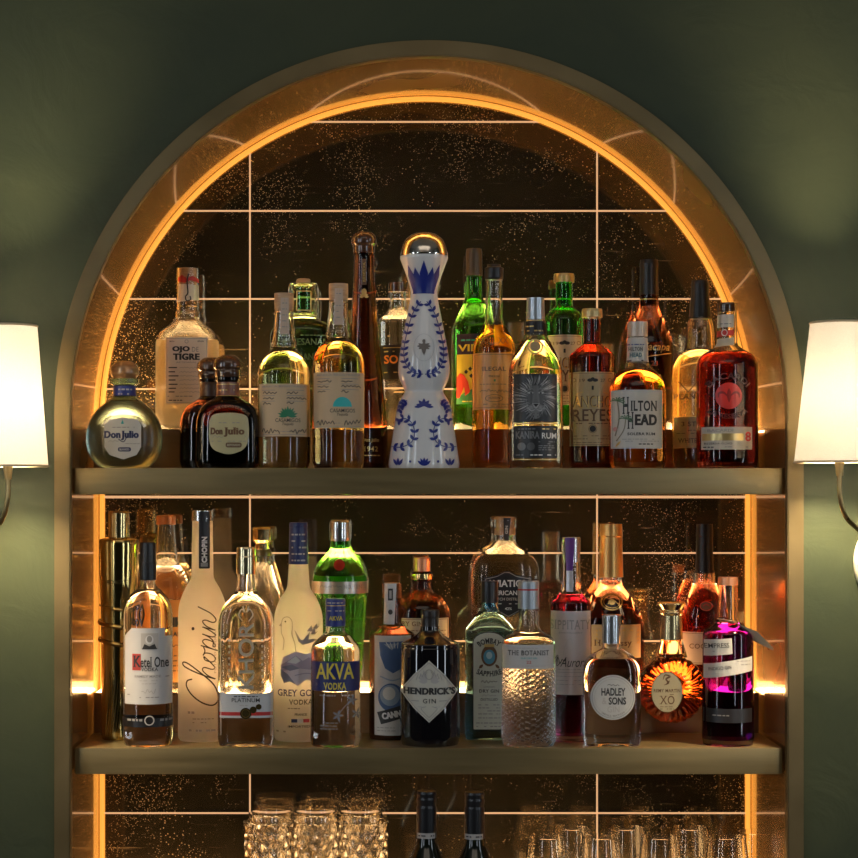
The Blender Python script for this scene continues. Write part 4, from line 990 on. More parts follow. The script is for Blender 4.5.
gl([(3.3, .55), (3.27, .0)], 1.1); gl([(3.27, .05), (3.38, .4), (3.54, .54), (3.62, .4), (3.58, .1), (3.72, -.02), (3.95, .2), (4.12, .75)], 1.1)
B.wrap(a, 'printed_lettering'); a = Art(); a.text('POTATO VODKA', 215.2, 652, 42, 2, LGREY, 1, 0, rot=90, serif=False); a.greek(188, 196, 711, 2.4, LGREY); a.greek(193, 214, 718, .9, LGREY); a.greek(193, 214, 721.6, .9, LGREY); a.greek(189, 216, 729, 2, LGREY)
B.wrap(a, 'small_print')

# 23 flat clear vodka with embossed upright name
B = Bottle('vodka_bottle', 'flat clear vodka bottle with upright embossed letters and red striped label', 'middle', 246, .06,
    [(572, 8.6, .6), (588, 9.4, 2), (596, 14, 4), (605, 23, 7), (620, 27.6, 8), (737, 28, 3), (745, 26.5, 1)], G_CLEAR, n=4, dr=.66, fill=592)
B.cap([(547, 9, .8), (549, 9.6, .4), (556, 9.6, .3), (557, 10, .3), (574, 9.8, .5)], paint(.74, .62, .38, .22, 1.0), 'cap')
a = Art(); EM = glass(.96, .95, .92, .1, 1.5); EMS = paint(.80, .72, .58, .3)  # pale paint puts the bright edges of the embossed glass into colour
a.text('KHOR', 246.4, 655.5, 66, 15.4, EMS, 1, .018, rot=90, serif=False); a.text('KHOR', 245.7, 655.0, 66, 15, EM, 2, .0, rot=90, serif=False)
for sg in (-1, 1):
    a.stroke([(246 + sg * 3, 621), (246 + sg * 7, 615), (246 + sg * 4, 609), (246 + sg * 1, 612), (246 + sg * 3, 606)], 1, EMS, 1)
    a.stroke([(246 + sg * 25, 735), (246 + sg * 25, 625), (246 + sg * 19, 609)], .6, EMS, 1)
    for k in range(8): a.ell(246 + sg * 16.5, 640 + 6 * k, 1.1, 1.4, EMS, 1, 8)
B.wrap(a, 'embossed_lettering')
a = Art(); a.poly([(219.5, 692), (232, 693.6), (246, 694), (260, 693.6), (272.5, 692), (272.5, 717.5), (264, 717.5), (219.5, 717.5)], paint(.60, .60, .60, .4), 0)
a.poly([(219.5, 711.6), (272.5, 711.6), (272.5, 715.2), (219.5, 715.2)], RED, 1); a.text('PLATINUM', 246, 699.8, 28, 4, INK, 1, 0, serif=False); a.greek(234, 258, 695.6, 1, INK); a.greek(240, 252, 704.6, .8, LGREY)
a.ell(246, 713, 5.6, 5.6, GOLD, 2); a.ring(246, 713, 4.2, 4.2, .6, paint(.35, .22, .06, .3, .8), 3); a.ell(253.5, 709.4, 3.4, 3.4, GOLD, 2); a.ell(259, 706.4, 2.8, 2.8, GOLD, 2)
B.wrap(a, 'label')

# 24 bell shaped clear bottle, on the step
B = Bottle('spirit_bottle', 'clear swirled bottle with gold crystal stopper, behind the embossed flat vodka', 'middle', 262, .247,
    [(549, 8.4, .6), (553, 9.4, .6), (557, 9.4, .6), (562, 9, 2), (576, 13, 6), (600, 20, 12), (640, 22, 10), (690, 22, 3), (694, 20.5, 1)], G_CLEAR, riser=True, fill=566,
    mod=lambda th, z, r: 1 + .02 * math.cos(9 * th + 60 * z) * min(1, max(0, (.19 - z) / .05)), seg=96, dense=True)
B.cap([(527, 9.4, .8), (529, 10.6, .5), (540, 10.4, .5), (543, 7.4, .5), (550, 7.4, .4)], paint(.75, .60, .34, .18, 1.0), 'stopper', mod=lambda th, z, r: 1 + .04 * math.cos(10 * th))
B.band(549.5, 556, paint(.25, .18, .08, .3, .8), 'collar')

# 25 frosted goose vodka
B = Bottle('vodka_bottle', 'frosted vodka bottle with goose and mountain picture and dark blue foil neck', 'middle', 298.5, .117,
    [(523, 8.8, .6), (563, 9.6, 2), (588, 11.2, 5), (600, 19.5, 8), (614, 24.3, 8), (737, 24.5, 3), (743, 22.5, 1)], frosted(), solid=True)
B.cap([(522.5, 8.8, .6), (526, 9.4, .3), (527, 9.1, .3), (564, 10, .5)], paint(.022, .035, .13, .35), 'foil_capsule')
a = Art()
for k in range(5): a.greek(291, 306, 534 + 6.5 * k, 1.6, LGREY)
B.wrap(a, 'neck_print', off=.0009, rad=lambda z: .0153)
a = Art(); GG = paint(.50, .47, .46, .5); GD = paint(.30, .30, .38, .5); GP = paint(.52, .43, .52, .5)
a.stroke([(296, 651), (295, 643), (292.4, 634), (292.6, 626)], .8, GG, 2); a.stroke([(283, 650), (284, 640), (281.5, 633), (281, 625)], .8, GG, 2); a.stroke([(281, 625), (283, 618.5), (288, 616.8), (292, 620.5), (292.4, 628), (292, 634), (294.6, 642)], .7, GG, 2); a.ell(285.5, 621.4, .8, .8, INK, 3); a.poly([(281.5, 622.5), (278.6, 626), (282, 626.4)], GG, 2)
a.poly([(294.5, 629), (301, 639.5), (306, 640), (313, 638.6), (318.5, 639.6), (311, 642.4), (303, 644.6), (298.5, 641)], GG, 2); a.poly([(303, 640), (310, 631.5), (308.4, 640)], GG, 2)
for x, y, q in ((311, 630, 1), (316, 627.5, .8), (314, 633, .9)): a.poly([(x - 4 * q, y + 1), (x - 1, y - .6), (x + .5, y - 5 * q), (x + 1.4, y - .6), (x + 4.4 * q, y - 1.6), (x + 1, y + 1.4)], GG, 2)
a.poly([(281, 664), (283, 657), (296, 651), (306, 654), (316, 650), (320.5, 657), (320, 674), (313, 682), (307, 679), (298, 685.5), (290, 681), (284, 683), (280.5, 674)], paint(.80, .70, .74, .5), 0)
a.poly([(280.6, 665), (289, 660), (296, 655), (303, 660.5), (309, 657), (320.4, 664), (320, 671), (300, 668), (281, 671)], GP, 1); a.poly([(287, 662), (296, 655.5), (301, 660.5), (296, 663.4)], WHITE, 2); a.poly([(281, 667), (292, 664), (300, 668), (290, 670.5)], GD, 2)
a.poly([(280.6, 669), (288, 674), (296, 684), (290, 681), (284, 683), (280.5, 675)], GD, 2); a.stroke([(295, 675), (306, 673), (318, 675)], 1, GP, 2)
a.text('GREY GOOSE', 302, 692.5, 49, 6.8, paint(.05, .05, .20, .4), 1, .015); a.text('VODKA', 301, 701.6, 24, 5, INK, 1, .005); a.greek(288, 314, 707.5, 1, GREY); a.text('FRANCE', 301, 714, 12, 2.4, INK, 1, serif=False)
a.rect(291.5, 718.5, 297.5, 722, NAVY, 1); a.rect(297.5, 718.5, 303.5, 722, WHITE, 1); a.rect(303.5, 718.5, 309.5, 722, RED, 1); a.text('IMPORTED', 299, 726, 22, 2.2, INK, 1, serif=False); a.greek(276, 287, 730.5, 1.6, LGREY)
B.wrap(a, 'printed_picture')

# 26 green fluted gin, on the step
def flut(th, z, r):
    zf = .16
    k = min(1, max(0, (zf - z) / .01)); k2 = .45 * min(1, max(0, (z - .195) / .01)) * min(1, max(0, (.232 - z) / .01))
    return 1 - max(k, k2) * .12 * (1 - abs(math.cos(7 * th)))
B = Bottle('gin_bottle', 'emerald green fluted gin bottle with silver band and red seal', 'middle', 340, .247,
    [(539, 9.4, .6), (549, 10, 2), (555, 15, 5), (566, 25, 7), (579, 27.8, 3), (593, 27.8, 2), (600, 26.6, 3), (660, 22.5, 10), (690, 20, 3), (694, 19, 1)],
    glass(.20, .80, .10), riser=True, fill=548, mod=flut, seg=112, dense=True)
B.cap([(520, 9.8, .6), (522, 10.5, .4), (538, 10.5, .4), (541, 10.2, .4)], SILVER, 'cap')
B.band(580.5, 592.5, paint(.58, .54, .48, .3, .7), 'silver_band')
a = Art(); a.text('NO. TEN', 353, 586.6, 18, 4, GREY, 1, 0); a.script(320, 342, 586.6, 4, GREY, 1, .6); B.wrap(a, 'band_print', off=.001)
a = Art(); a.ell(339.3, 565, 5.6, 5.6, paint(.40, .015, .015, .35), 0); a.ring(339.3, 565, 4.4, 4.4, .6, RED, 1); B.wrap(a, 'wax_seal', off=.001)

# 27 small vodka with blue band
B = Bottle('vodka_bottle', 'short clear vodka bottle with blue cap and blue band with yellow letters', 'middle', 335.5, .056,
    [(624, 9.2, .6), (632, 10, 2), (637, 16, 4), (645, 24.4, 6), (738, 25.4, 3), (745, 24, 1)], G_CLEAR, fill=636)
B.cap([(598.5, 9.4, .8), (600, 9.9, .4), (626, 10, .5)], BLUE, 'cap')
a = Art(); a.text('AKVA', 335.5, 619, 14, 4.6, YELLOW, 1, .02, serif=False); a.rect(326, 606, 345, 606.8, GOLDINK, 1)
for y in (603, 611): a.greek(327, 344, y, 1.2, LGREY)
B.wrap(a, 'cap_print', rad=lambda z: .0154)
a = Art(); a.rect(311.5, 661.5, 359.5, 691, paint(.012, .02, .13, .4), 0); a.text('AKVA', 335, 671, 38, 16, YELLOW, 1, .02, serif=False); a.text('VODKA', 335, 685.8, 23, 7, YELLOW, 1, .02)
a.greek(316, 357, 694.5, 1.4, LGREY); fine(a, 320, 338, (722, 725, 728), GREY, 1)
for x, y in ((338, 715), (352, 700), (357, 714)):
    for k in range(5): a.leaf(x, y, 1.25 * k, 6, 2.2, paint(.26, .27, .28, .4), 1)
a.stroke([(340, 722), (338, 716), (345, 706), (352, 701)], .8, GREY, 1); B.wrap(a, 'label')

# 28 dark bottle with blue painting label
B = Bottle('spirit_bottle', 'dark bottle with white label showing blue abstract figures, and white neck strip', 'middle', 392, .137,
    [(583.5, 9.4, .8), (590, 9.6, .6), (624, 9.8, 2), (628.5, 15, 3), (633, 22.6, 2), (738, 23, 3), (742, 22, 1)], glass(.34, .15, .07), fill=627, liq=glass(.10, .022, .012))
B.cap([(582.8, 8, .6), (598, 8, .4)], M_CORK, 'cork')
a = Art(); a.poly([(384.5, 584), (396.5, 584), (394.5, 625), (383.5, 625)], paint(.66, .62, .58, .5), 0); a.rect(388, 589, 393, 601, INK, 1); a.rect(389.3, 591, 391.6, 599, LGREY, 2); a.ell(390.4, 612.6, 2.3, 2.6, INK, 1); B.wrap(a, 'neck_strip')
a = Art(); a.rect(374.5, 635.5, 411, 735, paint(.60, .58, .55, .5), 0); SB = paint(.07, .13, .27, .5); SL = paint(.30, .36, .44, .5)
a.poly([(379, 642), (405, 641), (408, 655), (402, 668), (393, 673), (385, 668), (380, 655)], SB, 1); a.poly([(384, 644), (398, 643), (392, 650)], SL, 2)
for k in range(4): a.stroke([(386 + 4 * k, 642), (390 + 2.5 * k, 648)], .6, WHITE, 3)
a.ell(391, 697, 13, 14, SB, 1); a.ell(390, 695, 10, 10.5, SL, 2); a.ell(389, 693, 6.4, 6.6, OFFWHITE, 3); a.stroke([(380, 676), (392, 680), (404, 677)], 1.4, SL, 1)
a.poly([(377, 712), (404, 704), (408, 716), (381, 724)], INK, 4); a.text('CANN', 391.5, 714.3, 19, 6.6, WHITE, 5, .04, rot=10, serif=False); fine(a, 377, 396, (727, 730), GREY, .7)
B.wrap(a, 'label')

# 29 brown apothecary bottle with copper cap, on the step
B = Bottle('gin_bottle', 'brown apothecary style bottle with copper stopper, behind the diamond label gin', 'middle', 422, .249,
    [(571, 9.4, .6), (574, 10.8, .5), (579, 10.8, .5), (581, 10, .6), (590, 10, 2), (595, 14, 3), (602, 24, 6), (613, 28.8, 7), (690, 29, 3), (694, 27, 1)], glass(.22, .07, .025), riser=True, dr=.86, fill=600)
B.cap([(557.5, 8, .6), (559, 8.4, .3), (572, 8.4, .4)], COPPER, 'stopper')
B.band(573.6, 579.4, GOLD, 'collar')
a = Art(); a.rect(396, 618, 449, 655, paint(.55, .47, .34, .5), 0); a.text('DRY GIN', 410, 623.6, 26, 4.6, BROWNINK, 1, .01); a.frame(397, 619, 448, 654, .5, BROWNINK); fine(a, 400, 446, (630, 634, 640), BROWNINK, .9); B.wrap(a, 'label')

# 30 black apothecary gin, diamond label
B = Bottle('gin_bottle', 'black apothecary gin bottle with large diamond shaped label', 'middle', 430, .066,
    [(626, 9.4, .6), (631, 10, 2), (636, 15, 4), (640.5, 24, 2.5), (643, 29.4, 1.6), (646, 29.2, 1), (647.5, 29.8, 1), (738, 30, 4), (745, 28, 1)], paint(.006, .005, .007, .025, 0, None, .6), solid=True)
B.cap([(609.5, 8.8, .8), (611, 9.4, .5), (617, 9.2, .3), (618, 8.8, .3), (627, 8.8, .5)], paint(.03, .022, .018, .3), 'cap')
a = Art(); HL = paint(.60, .57, .48, .45)
def diamond(rx, ry): return [p for k in range(4) for p in [(429 + rx * math.cos(k * PI / 2 + .001), 691 + ry * math.sin(k * PI / 2 + .001)), (429 + .535 * (rx * math.cos(k * PI / 2) + rx * math.cos((k + 1) * PI / 2)), 691 + .535 * (ry * math.sin(k * PI / 2) + ry * math.sin((k + 1) * PI / 2)))]]
a.poly(diamond(29.2, 31), HL, 0); d1 = diamond(27.4, 28.8); 
for p, q in zip(d1, d1[1:] + d1[:1]): a.stroke([p, q], .4, GREY, 1)
a.text("HENDRICK'S", 429.3, 690.6, 52, 7.2, INK, 1, .04); a.text('GIN', 429.3, 700.5, 13, 4.6, INK, 1, .01, space=1.3, serif=False)
for sg in (-1, 1):
    a.rect(429 + sg * 14 - 4, 700.2, 429 + sg * 14 + 4, 700.8, GREY, 1)
    for k in range(4): a.leaf(429 + sg * 2, 682, -PI / 2 + sg * (.3 + .38 * k), 13 - 1.5 * k, 3.4, LGREY, 1); a.stroke([(429 + sg * (2 + 3 * k), 671 + k), (429 + sg * (4 + 3 * k), 675 + 1.6 * k)], .4, GREY, 2)
    a.stroke([(429 + sg * 3, 706), (429 + sg * 8, 708), (429 + sg * 4, 713), (429, 717)], .5, GREY, 1)
a.ring(429, 674, 4.4, 5, .5, GREY, 2); a.greek(418, 440, 706, .8, LGREY); B.wrap(a, 'label')

# 31 big clear gin, on the step
B = Bottle('gin_bottle', 'large clear flask shaped gin bottle with black angular label, tallest of the second row centre', 'middle', 505, .247,
    [(517.5, 10.6, .8), (520, 11.2, .5), (527, 11.2, .6), (530, 10.3, 1), (541, 10.6, 2), (546, 14, 4), (553, 24, 6), (562, 32.6, 6), (574, 34, 6), (690, 34, 3), (694, 32, 1)], G_CLEAR, riser=True, n=3, dr=.72, fill=554, liq=glass(.99, .96, .88, .1))
a = Art(); a.poly([(504, 518), (511.5, 518), (509, 541), (504.5, 541)], INK, 0); a.text('GIN', 507, 530, 8, 3, WHITE, 1, rot=90, serif=False); B.wrap(a, 'neck_strip')
B.cap([(517, 9.4, .4), (535, 9, .4)], M_CORK, 'cork')
def hexa(g): return [(484 + g, 577.5 + g), (497, 574.8 + g), (504, 571 + g), (509, 571 + g), (516, 574.8 + g), (532 - g, 577.5 + g), (531 - g, 594), (533.5 - g, 605), (520, 611 - g), (508, 617.5 - g), (496, 611 - g), (482.5 + g, 605), (485 + g, 594)]
a = Art(); a.poly(hexa(0), BLACK, 0); h = hexa(1.4)
for p, q in zip(h, h[1:] + h[:1]): a.stroke([p, q], .5, LGREY, 1)
a.text('AVIATION', 508, 583.2, 43, 7, WHITE, 1, .03, serif=False); a.text('AMERICAN GIN', 508, 592.6, 43, 4.6, WHITE, 1, .02, serif=False); a.text('BATCH DISTILLED', 508, 598.8, 32, 2.8, LGREY, 1, serif=False); a.greek(497, 520, 603, 1, LGREY); a.text('42%', 508, 608.4, 7, 2.6, WHITE, 1, serif=False); B.wrap(a, 'label')

# 32 pale blue gin
B = Bottle('gin_bottle', 'pale blue square shouldered gin bottle with arched cream label', 'middle', 489.5, .137,
    [(601, 8, .6), (608, 9.2, 2), (614, 12, 4), (623, 20, 5), (628, 24, 2.5), (631, 24.6, 2), (737, 24.6, 2), (742, 23.8, 1)], glass(.36, .76, .98), n=5, dr=.74, fill=612)
B.cap([(581, 8.4, .6), (590, 8.6, .4), (602.5, 8.6, .4)], BLACK, 'cap')
a = Art(); pts = [(472.5, 730), (472.5, 642)] + [(489 - 16.5 * math.cos(PI * k / 10), 641 - 10 * math.sin(PI * k / 10)) for k in range(11)] + [(505.5, 642), (505.5, 730)]
a.poly(pts, INK, 0); a.poly([(489 + (x - 489) * .95, 686 + (y - 686) * .975) for x, y in pts], paint(.58, .58, .48, .45), 1)
a.text('BOMBAY', 489, 640.5, 24, 5.6, INK, 2, .035, arc=17); a.text('SAPPHIRE', 489, 673.4, 25, 5.4, INK, 2, .035, arc=-30)
a.ell(489, 655.5, 8, 10.5, BROWNINK, 2); a.ell(489, 656.5, 5.8, 7.2, paint(.10, .32, .46, .3), 3); a.ell(489, 655, 3, 3.6, paint(.45, .60, .64, .4), 4); a.rect(484, 643.8, 494, 646.6, GOLDINK, 4)
for sg in (-1, 1): a.leaf(489 + sg * 6, 664, PI / 2 + sg * -.8, 6, 3, BROWNINK, 3)
a.script(481, 497, 681.5, 3, INK, 2, .5); a.text('LONDON', 489, 686.5, 11, 1.8, GREY, 2); a.text('DRY GIN', 489, 690.6, 20, 3.2, INK, 2, .02); a.script(482, 496, 695, 2.6, GREY, 2, .4); a.text('DISTILLED', 489, 699, 17, 2.4, INK, 2, .01)
fine(a, 478, 500, (704, 707, 710, 713, 717), GREY, .9, 2); fine(a, 476, 503, (722, 725.5), GREY, 1, 2); B.wrap(a, 'label')

# 33 embossed clear gin
def emb(th, z, r):
    if z > .118 or z < .006: return 1
    c = math.sin(th * 22) * math.sin(z * 720 + 1.2 * math.sin(th * 11)); return 1 + .032 * max(-.4, min(.7, c * 1.4))
B = Bottle('gin_bottle', 'clear square shouldered gin bottle with embossed texture, white label and grey cap', 'middle', 528.5, .06,
    [(607, 9.4, .6), (625, 10, 2), (631, 13.5, 3), (636, 23, 3), (641, 26.3, 3), (739, 26.6, 2), (745, 25, 1)], G_CLEAR, n=2.5, dr=.95, fill=632, mod=emb, seg=260, dense=True, dstep=.0011)
B.cap([(581, 9.9, .6), (583, 10.5, .3), (608.5, 10.5, .4)], paint(.42, .46, .50, .35, .5), 'cap')
a = Art(); a.rect(518.4, 589.6, 539, 591.2, RED, 0); B.wrap(a, 'cap_stripe', rad=lambda z: .0162)
a = Art(); a.rect(503, 644.5, 554, 668.5, paint(.60, .57, .54, .5), 0); a.text('THE BOTANIST', 528.5, 652.5, 41, 5, INK, 1, .0); a.greek(513, 545, 647.4, .7, LGREY); a.text('ISLAY DRY GIN', 528.5, 657.8, 16, 1.6, TEAL, 1, serif=False); a.text('22', 528.5, 661.8, 5, 2.8, RED, 1, 0, serif=False); a.greek(512, 546, 665.4, .6, LGREY); B.wrap(a, 'label', off=.0009)

# 34 magenta bottle with pale label
B = Bottle('liqueur_bottle', 'slim dark magenta bottle with pale handwritten label and purple neck wrap', 'middle', 571, .112,
    [(540, 8.8, .6), (590, 9.6, 2.5), (595.5, 13, 3), (601, 20.4, 4), (738, 21, 3), (742, 19.6, 1)], G_CLEAR, fill=594, liq=glass(.22, .005, .036))
B.cap([(537, 8.9, .8), (539, 9.4, .4), (548, 9.3, .4), (562, 9.2, .4)], paint(.62, .60, .62, .25, .9), 'foil_wrap')
a = Art(); a.poly([(566, 538), (575.5, 538), (573.5, 571), (567, 571)], paint(.13, .035, .24, .35), 0); a.stroke([(563.5, 545), (565, 560), (564, 585)], .8, LGREY, 1); a.rect(567, 571, 573.6, 592, paint(.7, .68, .70, .3, .5), 0); B.wrap(a, 'neck_strip', off=.0012)
a = Art(); a.rect(550.6, 611, 591.4, 694.5, paint(.58, .50, .48, .5), 0); a.text('SIPPITATY', 571, 624.5, 40, 9.5, GREY, 1, 0); a.text('DISTILLERY', 571, 632.6, 24, 1.6, GREY, 1)
a.script(556, 566, 661, 10, INK, 1, .6); a.text('Aurora', 573.5, 662, 27, 9.5, INK, 1, -.01, .4, serif=False); a.stroke([(552, 665), (558, 655), (557, 666), (562, 660)], .6, INK, 1)
a.stroke([(563, 655), (565, 645), (570, 638), (573, 646)], .4, LGREY, 1); fine(a, 555, 588, (669, 676, 680, 684), GREY, .5); a.rect(552, 672, 590, 672.4, GREY, 1); B.wrap(a, 'label')

# 35 cognac with gold capsule, on the step
CAPG = paint(.82, .50, .17, .36, .85)
def cognac(label, cx, top, capb, hw, capm, g, liq, fill, paper, ly0, ly1, extra):
    B = Bottle('cognac_bottle', label, 'middle', cx, .247,
        [(capb - 3, 10.2, .6), (capb + 8, 11, 3), (capb + 22, hw * .66, 7), (capb + 44, hw, 8), (690, hw, 3), (694, hw - 1.5, 1)], g, riser=True, dr=.8, fill=fill, liq=liq)
    k = 11.6 if capm is CAPG else 8.6
    B.cap([(top, k * .95, .7), (top + 12, k, .4), (top + 13, k * .96, .4), (capb, k * 1.06, .5)], capm, 'capsule')
    return B
B = cognac('cognac bottle with tall gold capsule, gold medallion and cream label', 611, 524, 577, 33, CAPG, G_CLEAR, glass(.17, .022, .006), 581, None, 0, 0, 0)
a = Art(); a.ring(612, 602, 11, 8.4, 1.3, GOLD, 1); a.ring(612, 602, 8.4, 6.2, .7, GOLD, 1); a.ell(612, 602, 3.4, 2.8, GOLD, 1); a.stroke([(608, 604), (613, 600), (618, 604)], 1, GOLD, 2)
a.rect(582, 624.5, 641.5, 658, paint(.60, .46, .26, .5), 0); a.frame(583, 625.6, 640.5, 657, .6, GOLDINK); a.text('Hennessy', 613, 643.5, 38, 8, BROWNINK, 1, .02)
for k in range(9): a.leaf(601 + 4 * k, 631, (-.6 if k % 2 else -2.5), 3.4, 1.6, GOLDINK)
for sg in (-1, 1): 
    for k in range(4): a.leaf(617.5 + sg * 20, 632 + 4 * k, -1.5 + sg * .6, 3.4, 1.8, GOLDINK)
B.wrap(a, 'label')

# 38 red cognac with black capsule
B = cognac('bright red cognac bottle with black capsule, behind the fluted decanter', 704.5, 524, 573, 24, BLACK, G_CLEAR, glass(.62, .05, .01), 584, None, 0, 0, 0)
a = Art(); a.ring(706, 606, 6.4, 4.8, 1, paint(.5, .08, .03, .4), 1); a.ell(706, 606, 5, 3.6, BROWNINK, 0); a.stroke([(703, 606), (706, 604), (709, 606)], .8, RED, 2)
a.rect(682, 632, 727, 664, paint(.56, .40, .30, .5), 0); a.frame(683, 633, 726, 663, .5, BROWNINK); a.text('COGNAC', 704.5, 646, 30, 5, BROWNINK, 1, .01); B.wrap(a, 'label')

# 36 round label gin
B = Bottle('gin_bottle', 'clear flat gin bottle with round white label and silver cap', 'middle', 611.5, .06,
    [(641, 8.6, .6), (648, 9.4, 1.5), (652.5, 17, 4), (659, 25.6, 6), (671, 28.4, 6), (738, 28.6, 3), (744, 27, 1)], G_CLEAR, n=4, dr=.6, fill=658, liq=glass(.94, .91, .84))
B.cap([(614.5, 9, .8), (616, 9.5, .4), (643, 9.2, .5)], paint(.55, .56, .58, .25, .9), 'cap')
a = Art(); a.ell(612.5, 697, 22.4, 22.4, paint(.58, .57, .54, .5), 0, 48); a.ring(612.5, 697, 21, 21, .5, GREY); a.ring(612.5, 697, 18.4, 18.4, .35, LGREY)
a.text('HADLEY', 613, 691.5, 24, 7.6, INK, 1, .03, serif=False); a.text('&', 604, 700.6, 4.6, 6.6, LGREY, 1, 0, serif=False); a.text('SONS', 617, 700.6, 17.4, 7.4, INK, 1, .03, serif=False); a.text('GIN', 613, 709, 12, 6, LGREY, 1, -.01, serif=False)
a.script(607, 619, 684.6, 2, INK, 1, .5); a.text('SMALL BATCH', 612.5, 715.5, 24, 2, GREY, 1, 0, arc=-19, serif=False); B.wrap(a, 'label')

# 37 radially fluted cognac decanter
cx, y = 671.5, .103; s = sc(y); z0 = SHELF_Z['middle']; x0 = WX(cx, y)
r0 = empty('cognac_decanter', (x0, y, z0), 'round amber cognac decanter with sunburst flutes and gold crystal stopper', 'bottle', GROUPS['middle'])
cz = WZ(689, y) - z0; RR = 34.3 / s; TH = .027
bm = bmesh.new(); NP, NR = 144, 12
def disc_side(sg):
    rows = []
    for j in range(NR + 1):
        t = j / NR; row = []
        for k in range(NP):
            ph = 2 * PI * k / NP; fl = .5 + .5 * math.cos(26 * ph)
            fl = abs(math.cos(13 * ph))
            rho = RR * (math.sin(t * PI / 2) * (1 - .035 * (1 - fl) * t)); 
            if t == 0: rho = 0.0005
            th = TH * (math.cos(t * PI / 2) ** .62 if t < 1 else 0) * (1 - .16 * (1 - fl) * min(1, max(0, (t - .35) * 4)))
            if t < .42: th = min(th, TH * .93)
            vz = cz + rho * math.sin(ph)
            row.append(bm.verts.new((rho * math.cos(ph), sg * th, max(.0008, vz))))
        rows.append(row)
    return rows
F_, Bk = disc_side(-1), disc_side(1)
for rows, flip in ((F_, False), (Bk, True)):
    f0 = rows[0] if not flip else rows[0][::-1]; bm.faces.new(f0)
    for P, Q in zip(rows, rows[1:]):
        for k in range(NP):
            q = [P[k], Q[k], Q[(k + 1) % NP], P[(k + 1) % NP]]; bm.faces.new(q if not flip else q[::-1])
bmesh.ops.remove_doubles(bm, verts=bm.verts[:], dist=1e-6); bmesh.ops.recalc_face_normals(bm, faces=bm.faces[:])
link_mesh('glass_body', bm, glass(.36, .050, .006), r0, True, 50)
def lt(prof): return fillet([(hw / s, WZ(py, y) - z0, f / s) for py, hw, f in prof][::-1], 4)
bm = bmesh.new(); pr = lt([(613, 9.8, .4), (640, 11, 2), (648, 13.5, 4), (657, 16, 1)]); lathe(bm, [(0, pr[0][1])] + pr + [(0, pr[-1][1])], 40); link_mesh('neck', bm, glass(.97, .82, .5), r0)
bm = bmesh.new(); pr = lt([(614, 10.4, .5), (639, 11.4, .5)]); lathe(bm, [(0, pr[0][1])] + pr + [(0, pr[-1][1])], 40); nb = link_mesh('neck_sleeve', bm, paint(.58, .47, .25, .25, .9), r0)
bm = bmesh.new(); pr = lt([(601.5, 13.4, .4), (603.5, 14.8, .8), (610, 10, 1), (612, 12, .6), (615, 11, .4)]); lathe(bm, [(0, pr[0][1])] + pr + [(0, pr[-1][1])], 12); link_mesh('stopper', bm, paint(.80, .68, .42, .12, 1.0), r0, False)
class _D: pass
a = Art(); B = Bottle.__new__(Bottle); B.cx, B.y, B.s, B.z0, B.x0, B.root, B.rb, B.dr = cx, y, s, z0, x0, r0, RR, .5
a.ell(667, 692, 16, 20.6, paint(.58, .49, .30, .4, .3), 0, 44); a.ring(667, 692, 16, 20.6, .7, GOLD, 1, 44)
a.text('XO', 667, 700, 15, 8.6, BROWNINK, 1, .0); a.text('REMY MARTIN', 667, 690.6, 27, 3.2, BROWNINK, 1, .01); fine(a, 660, 674, (706.5, 708.6), BROWNINK, .6); a.greek(660, 674, 694.2, .6, BROWNINK)
a.stroke([(664, 685), (668.5, 683), (666, 679), (670, 676.5), (665, 675), (663, 679.5)], 1.8, BROWNINK, 1, 5, True); a.leaf(666, 685, -.9, 6, 2, BROWNINK, 1)
B.wrap(a, 'label', flat=-TH * .93)

# 39 purple gin with booklet
B = Bottle('gin_bottle', 'dark purple gin bottle with copper cap, angled white labels and a paper tag', 'middle', 728, .063,
    [(583, 9.4, .6), (620, 10, 2), (625.5, 16, 4), (631.5, 25, 4), (737, 26, 3), (743, 24.6, 1)], G_CLEAR, fill=623, liq=glass(.085, .002, .125))
B.cap([(577, 9.6, .6), (578.5, 10, .3), (585, 10, .4)], COPPER, 'cap')
a = Art(); EW = paint(.58, .56, .52, .5)
a.poly([(702.8, 640.5), (731, 638), (728, 645), (731.8, 653.5), (702.8, 657)], EW, 0); a.text('EMPRESS', 717.5, 645.6, 22, 4.8, INK, 1, -.005, rot=4, serif=False); a.greek(708, 715, 651, .8, GREY)
a.poly([(706, 664.5), (753.6, 656.5), (753.6, 671), (706, 679)], EW, 0); a.text('INDIGO GIN', 720, 668, 21, 3.4, INK, 1, -.005, rot=8, serif=False); a.greek(736, 751, 660.5, .7, GREY); a.greek(737, 751, 664, .7, GREY); a.greek(712, 724, 673.4, .7, LGREY)
B.wrap(a, 'label'); a = Art(); a.rect(703, 708.5, 753, 722.5, paint(.02, .018, .02, .4), 0); a.greek(708, 732, 714.6, 1.2, GREY); B.wrap(a, 'label')
bm = bmesh.new(); T = lambda px, py, yy: Vector((WX(px, .035) - B.x0, yy, WZ(py, .035) - B.z0))
for (dz, dy) in ((0, 0), (-.002, .004)):
    q = [T(735, 622.5, -.012), T(757, 631.5, -.034), T(774, 649, -.030), T(764, 644, -.022), T(743, 634, -.008)]
    vs = [bm.verts.new(v + Vector((0, dy, dz))) for v in q]; vb = [bm.verts.new(v + Vector((0, dy + .0006, dz - .0007))) for v in q]
    bm.faces.new(vs[::-1]); bm.faces.new(vb)
    for i in range(5): bm.faces.new((vs[i], vs[(i + 1) % 5], vb[(i + 1) % 5], vb[i]))
bmesh.ops.recalc_face_normals(bm, faces=bm.faces[:])
link_mesh('paper_tag', bm, paint(.78, .64, .44, .6), B.root, False)
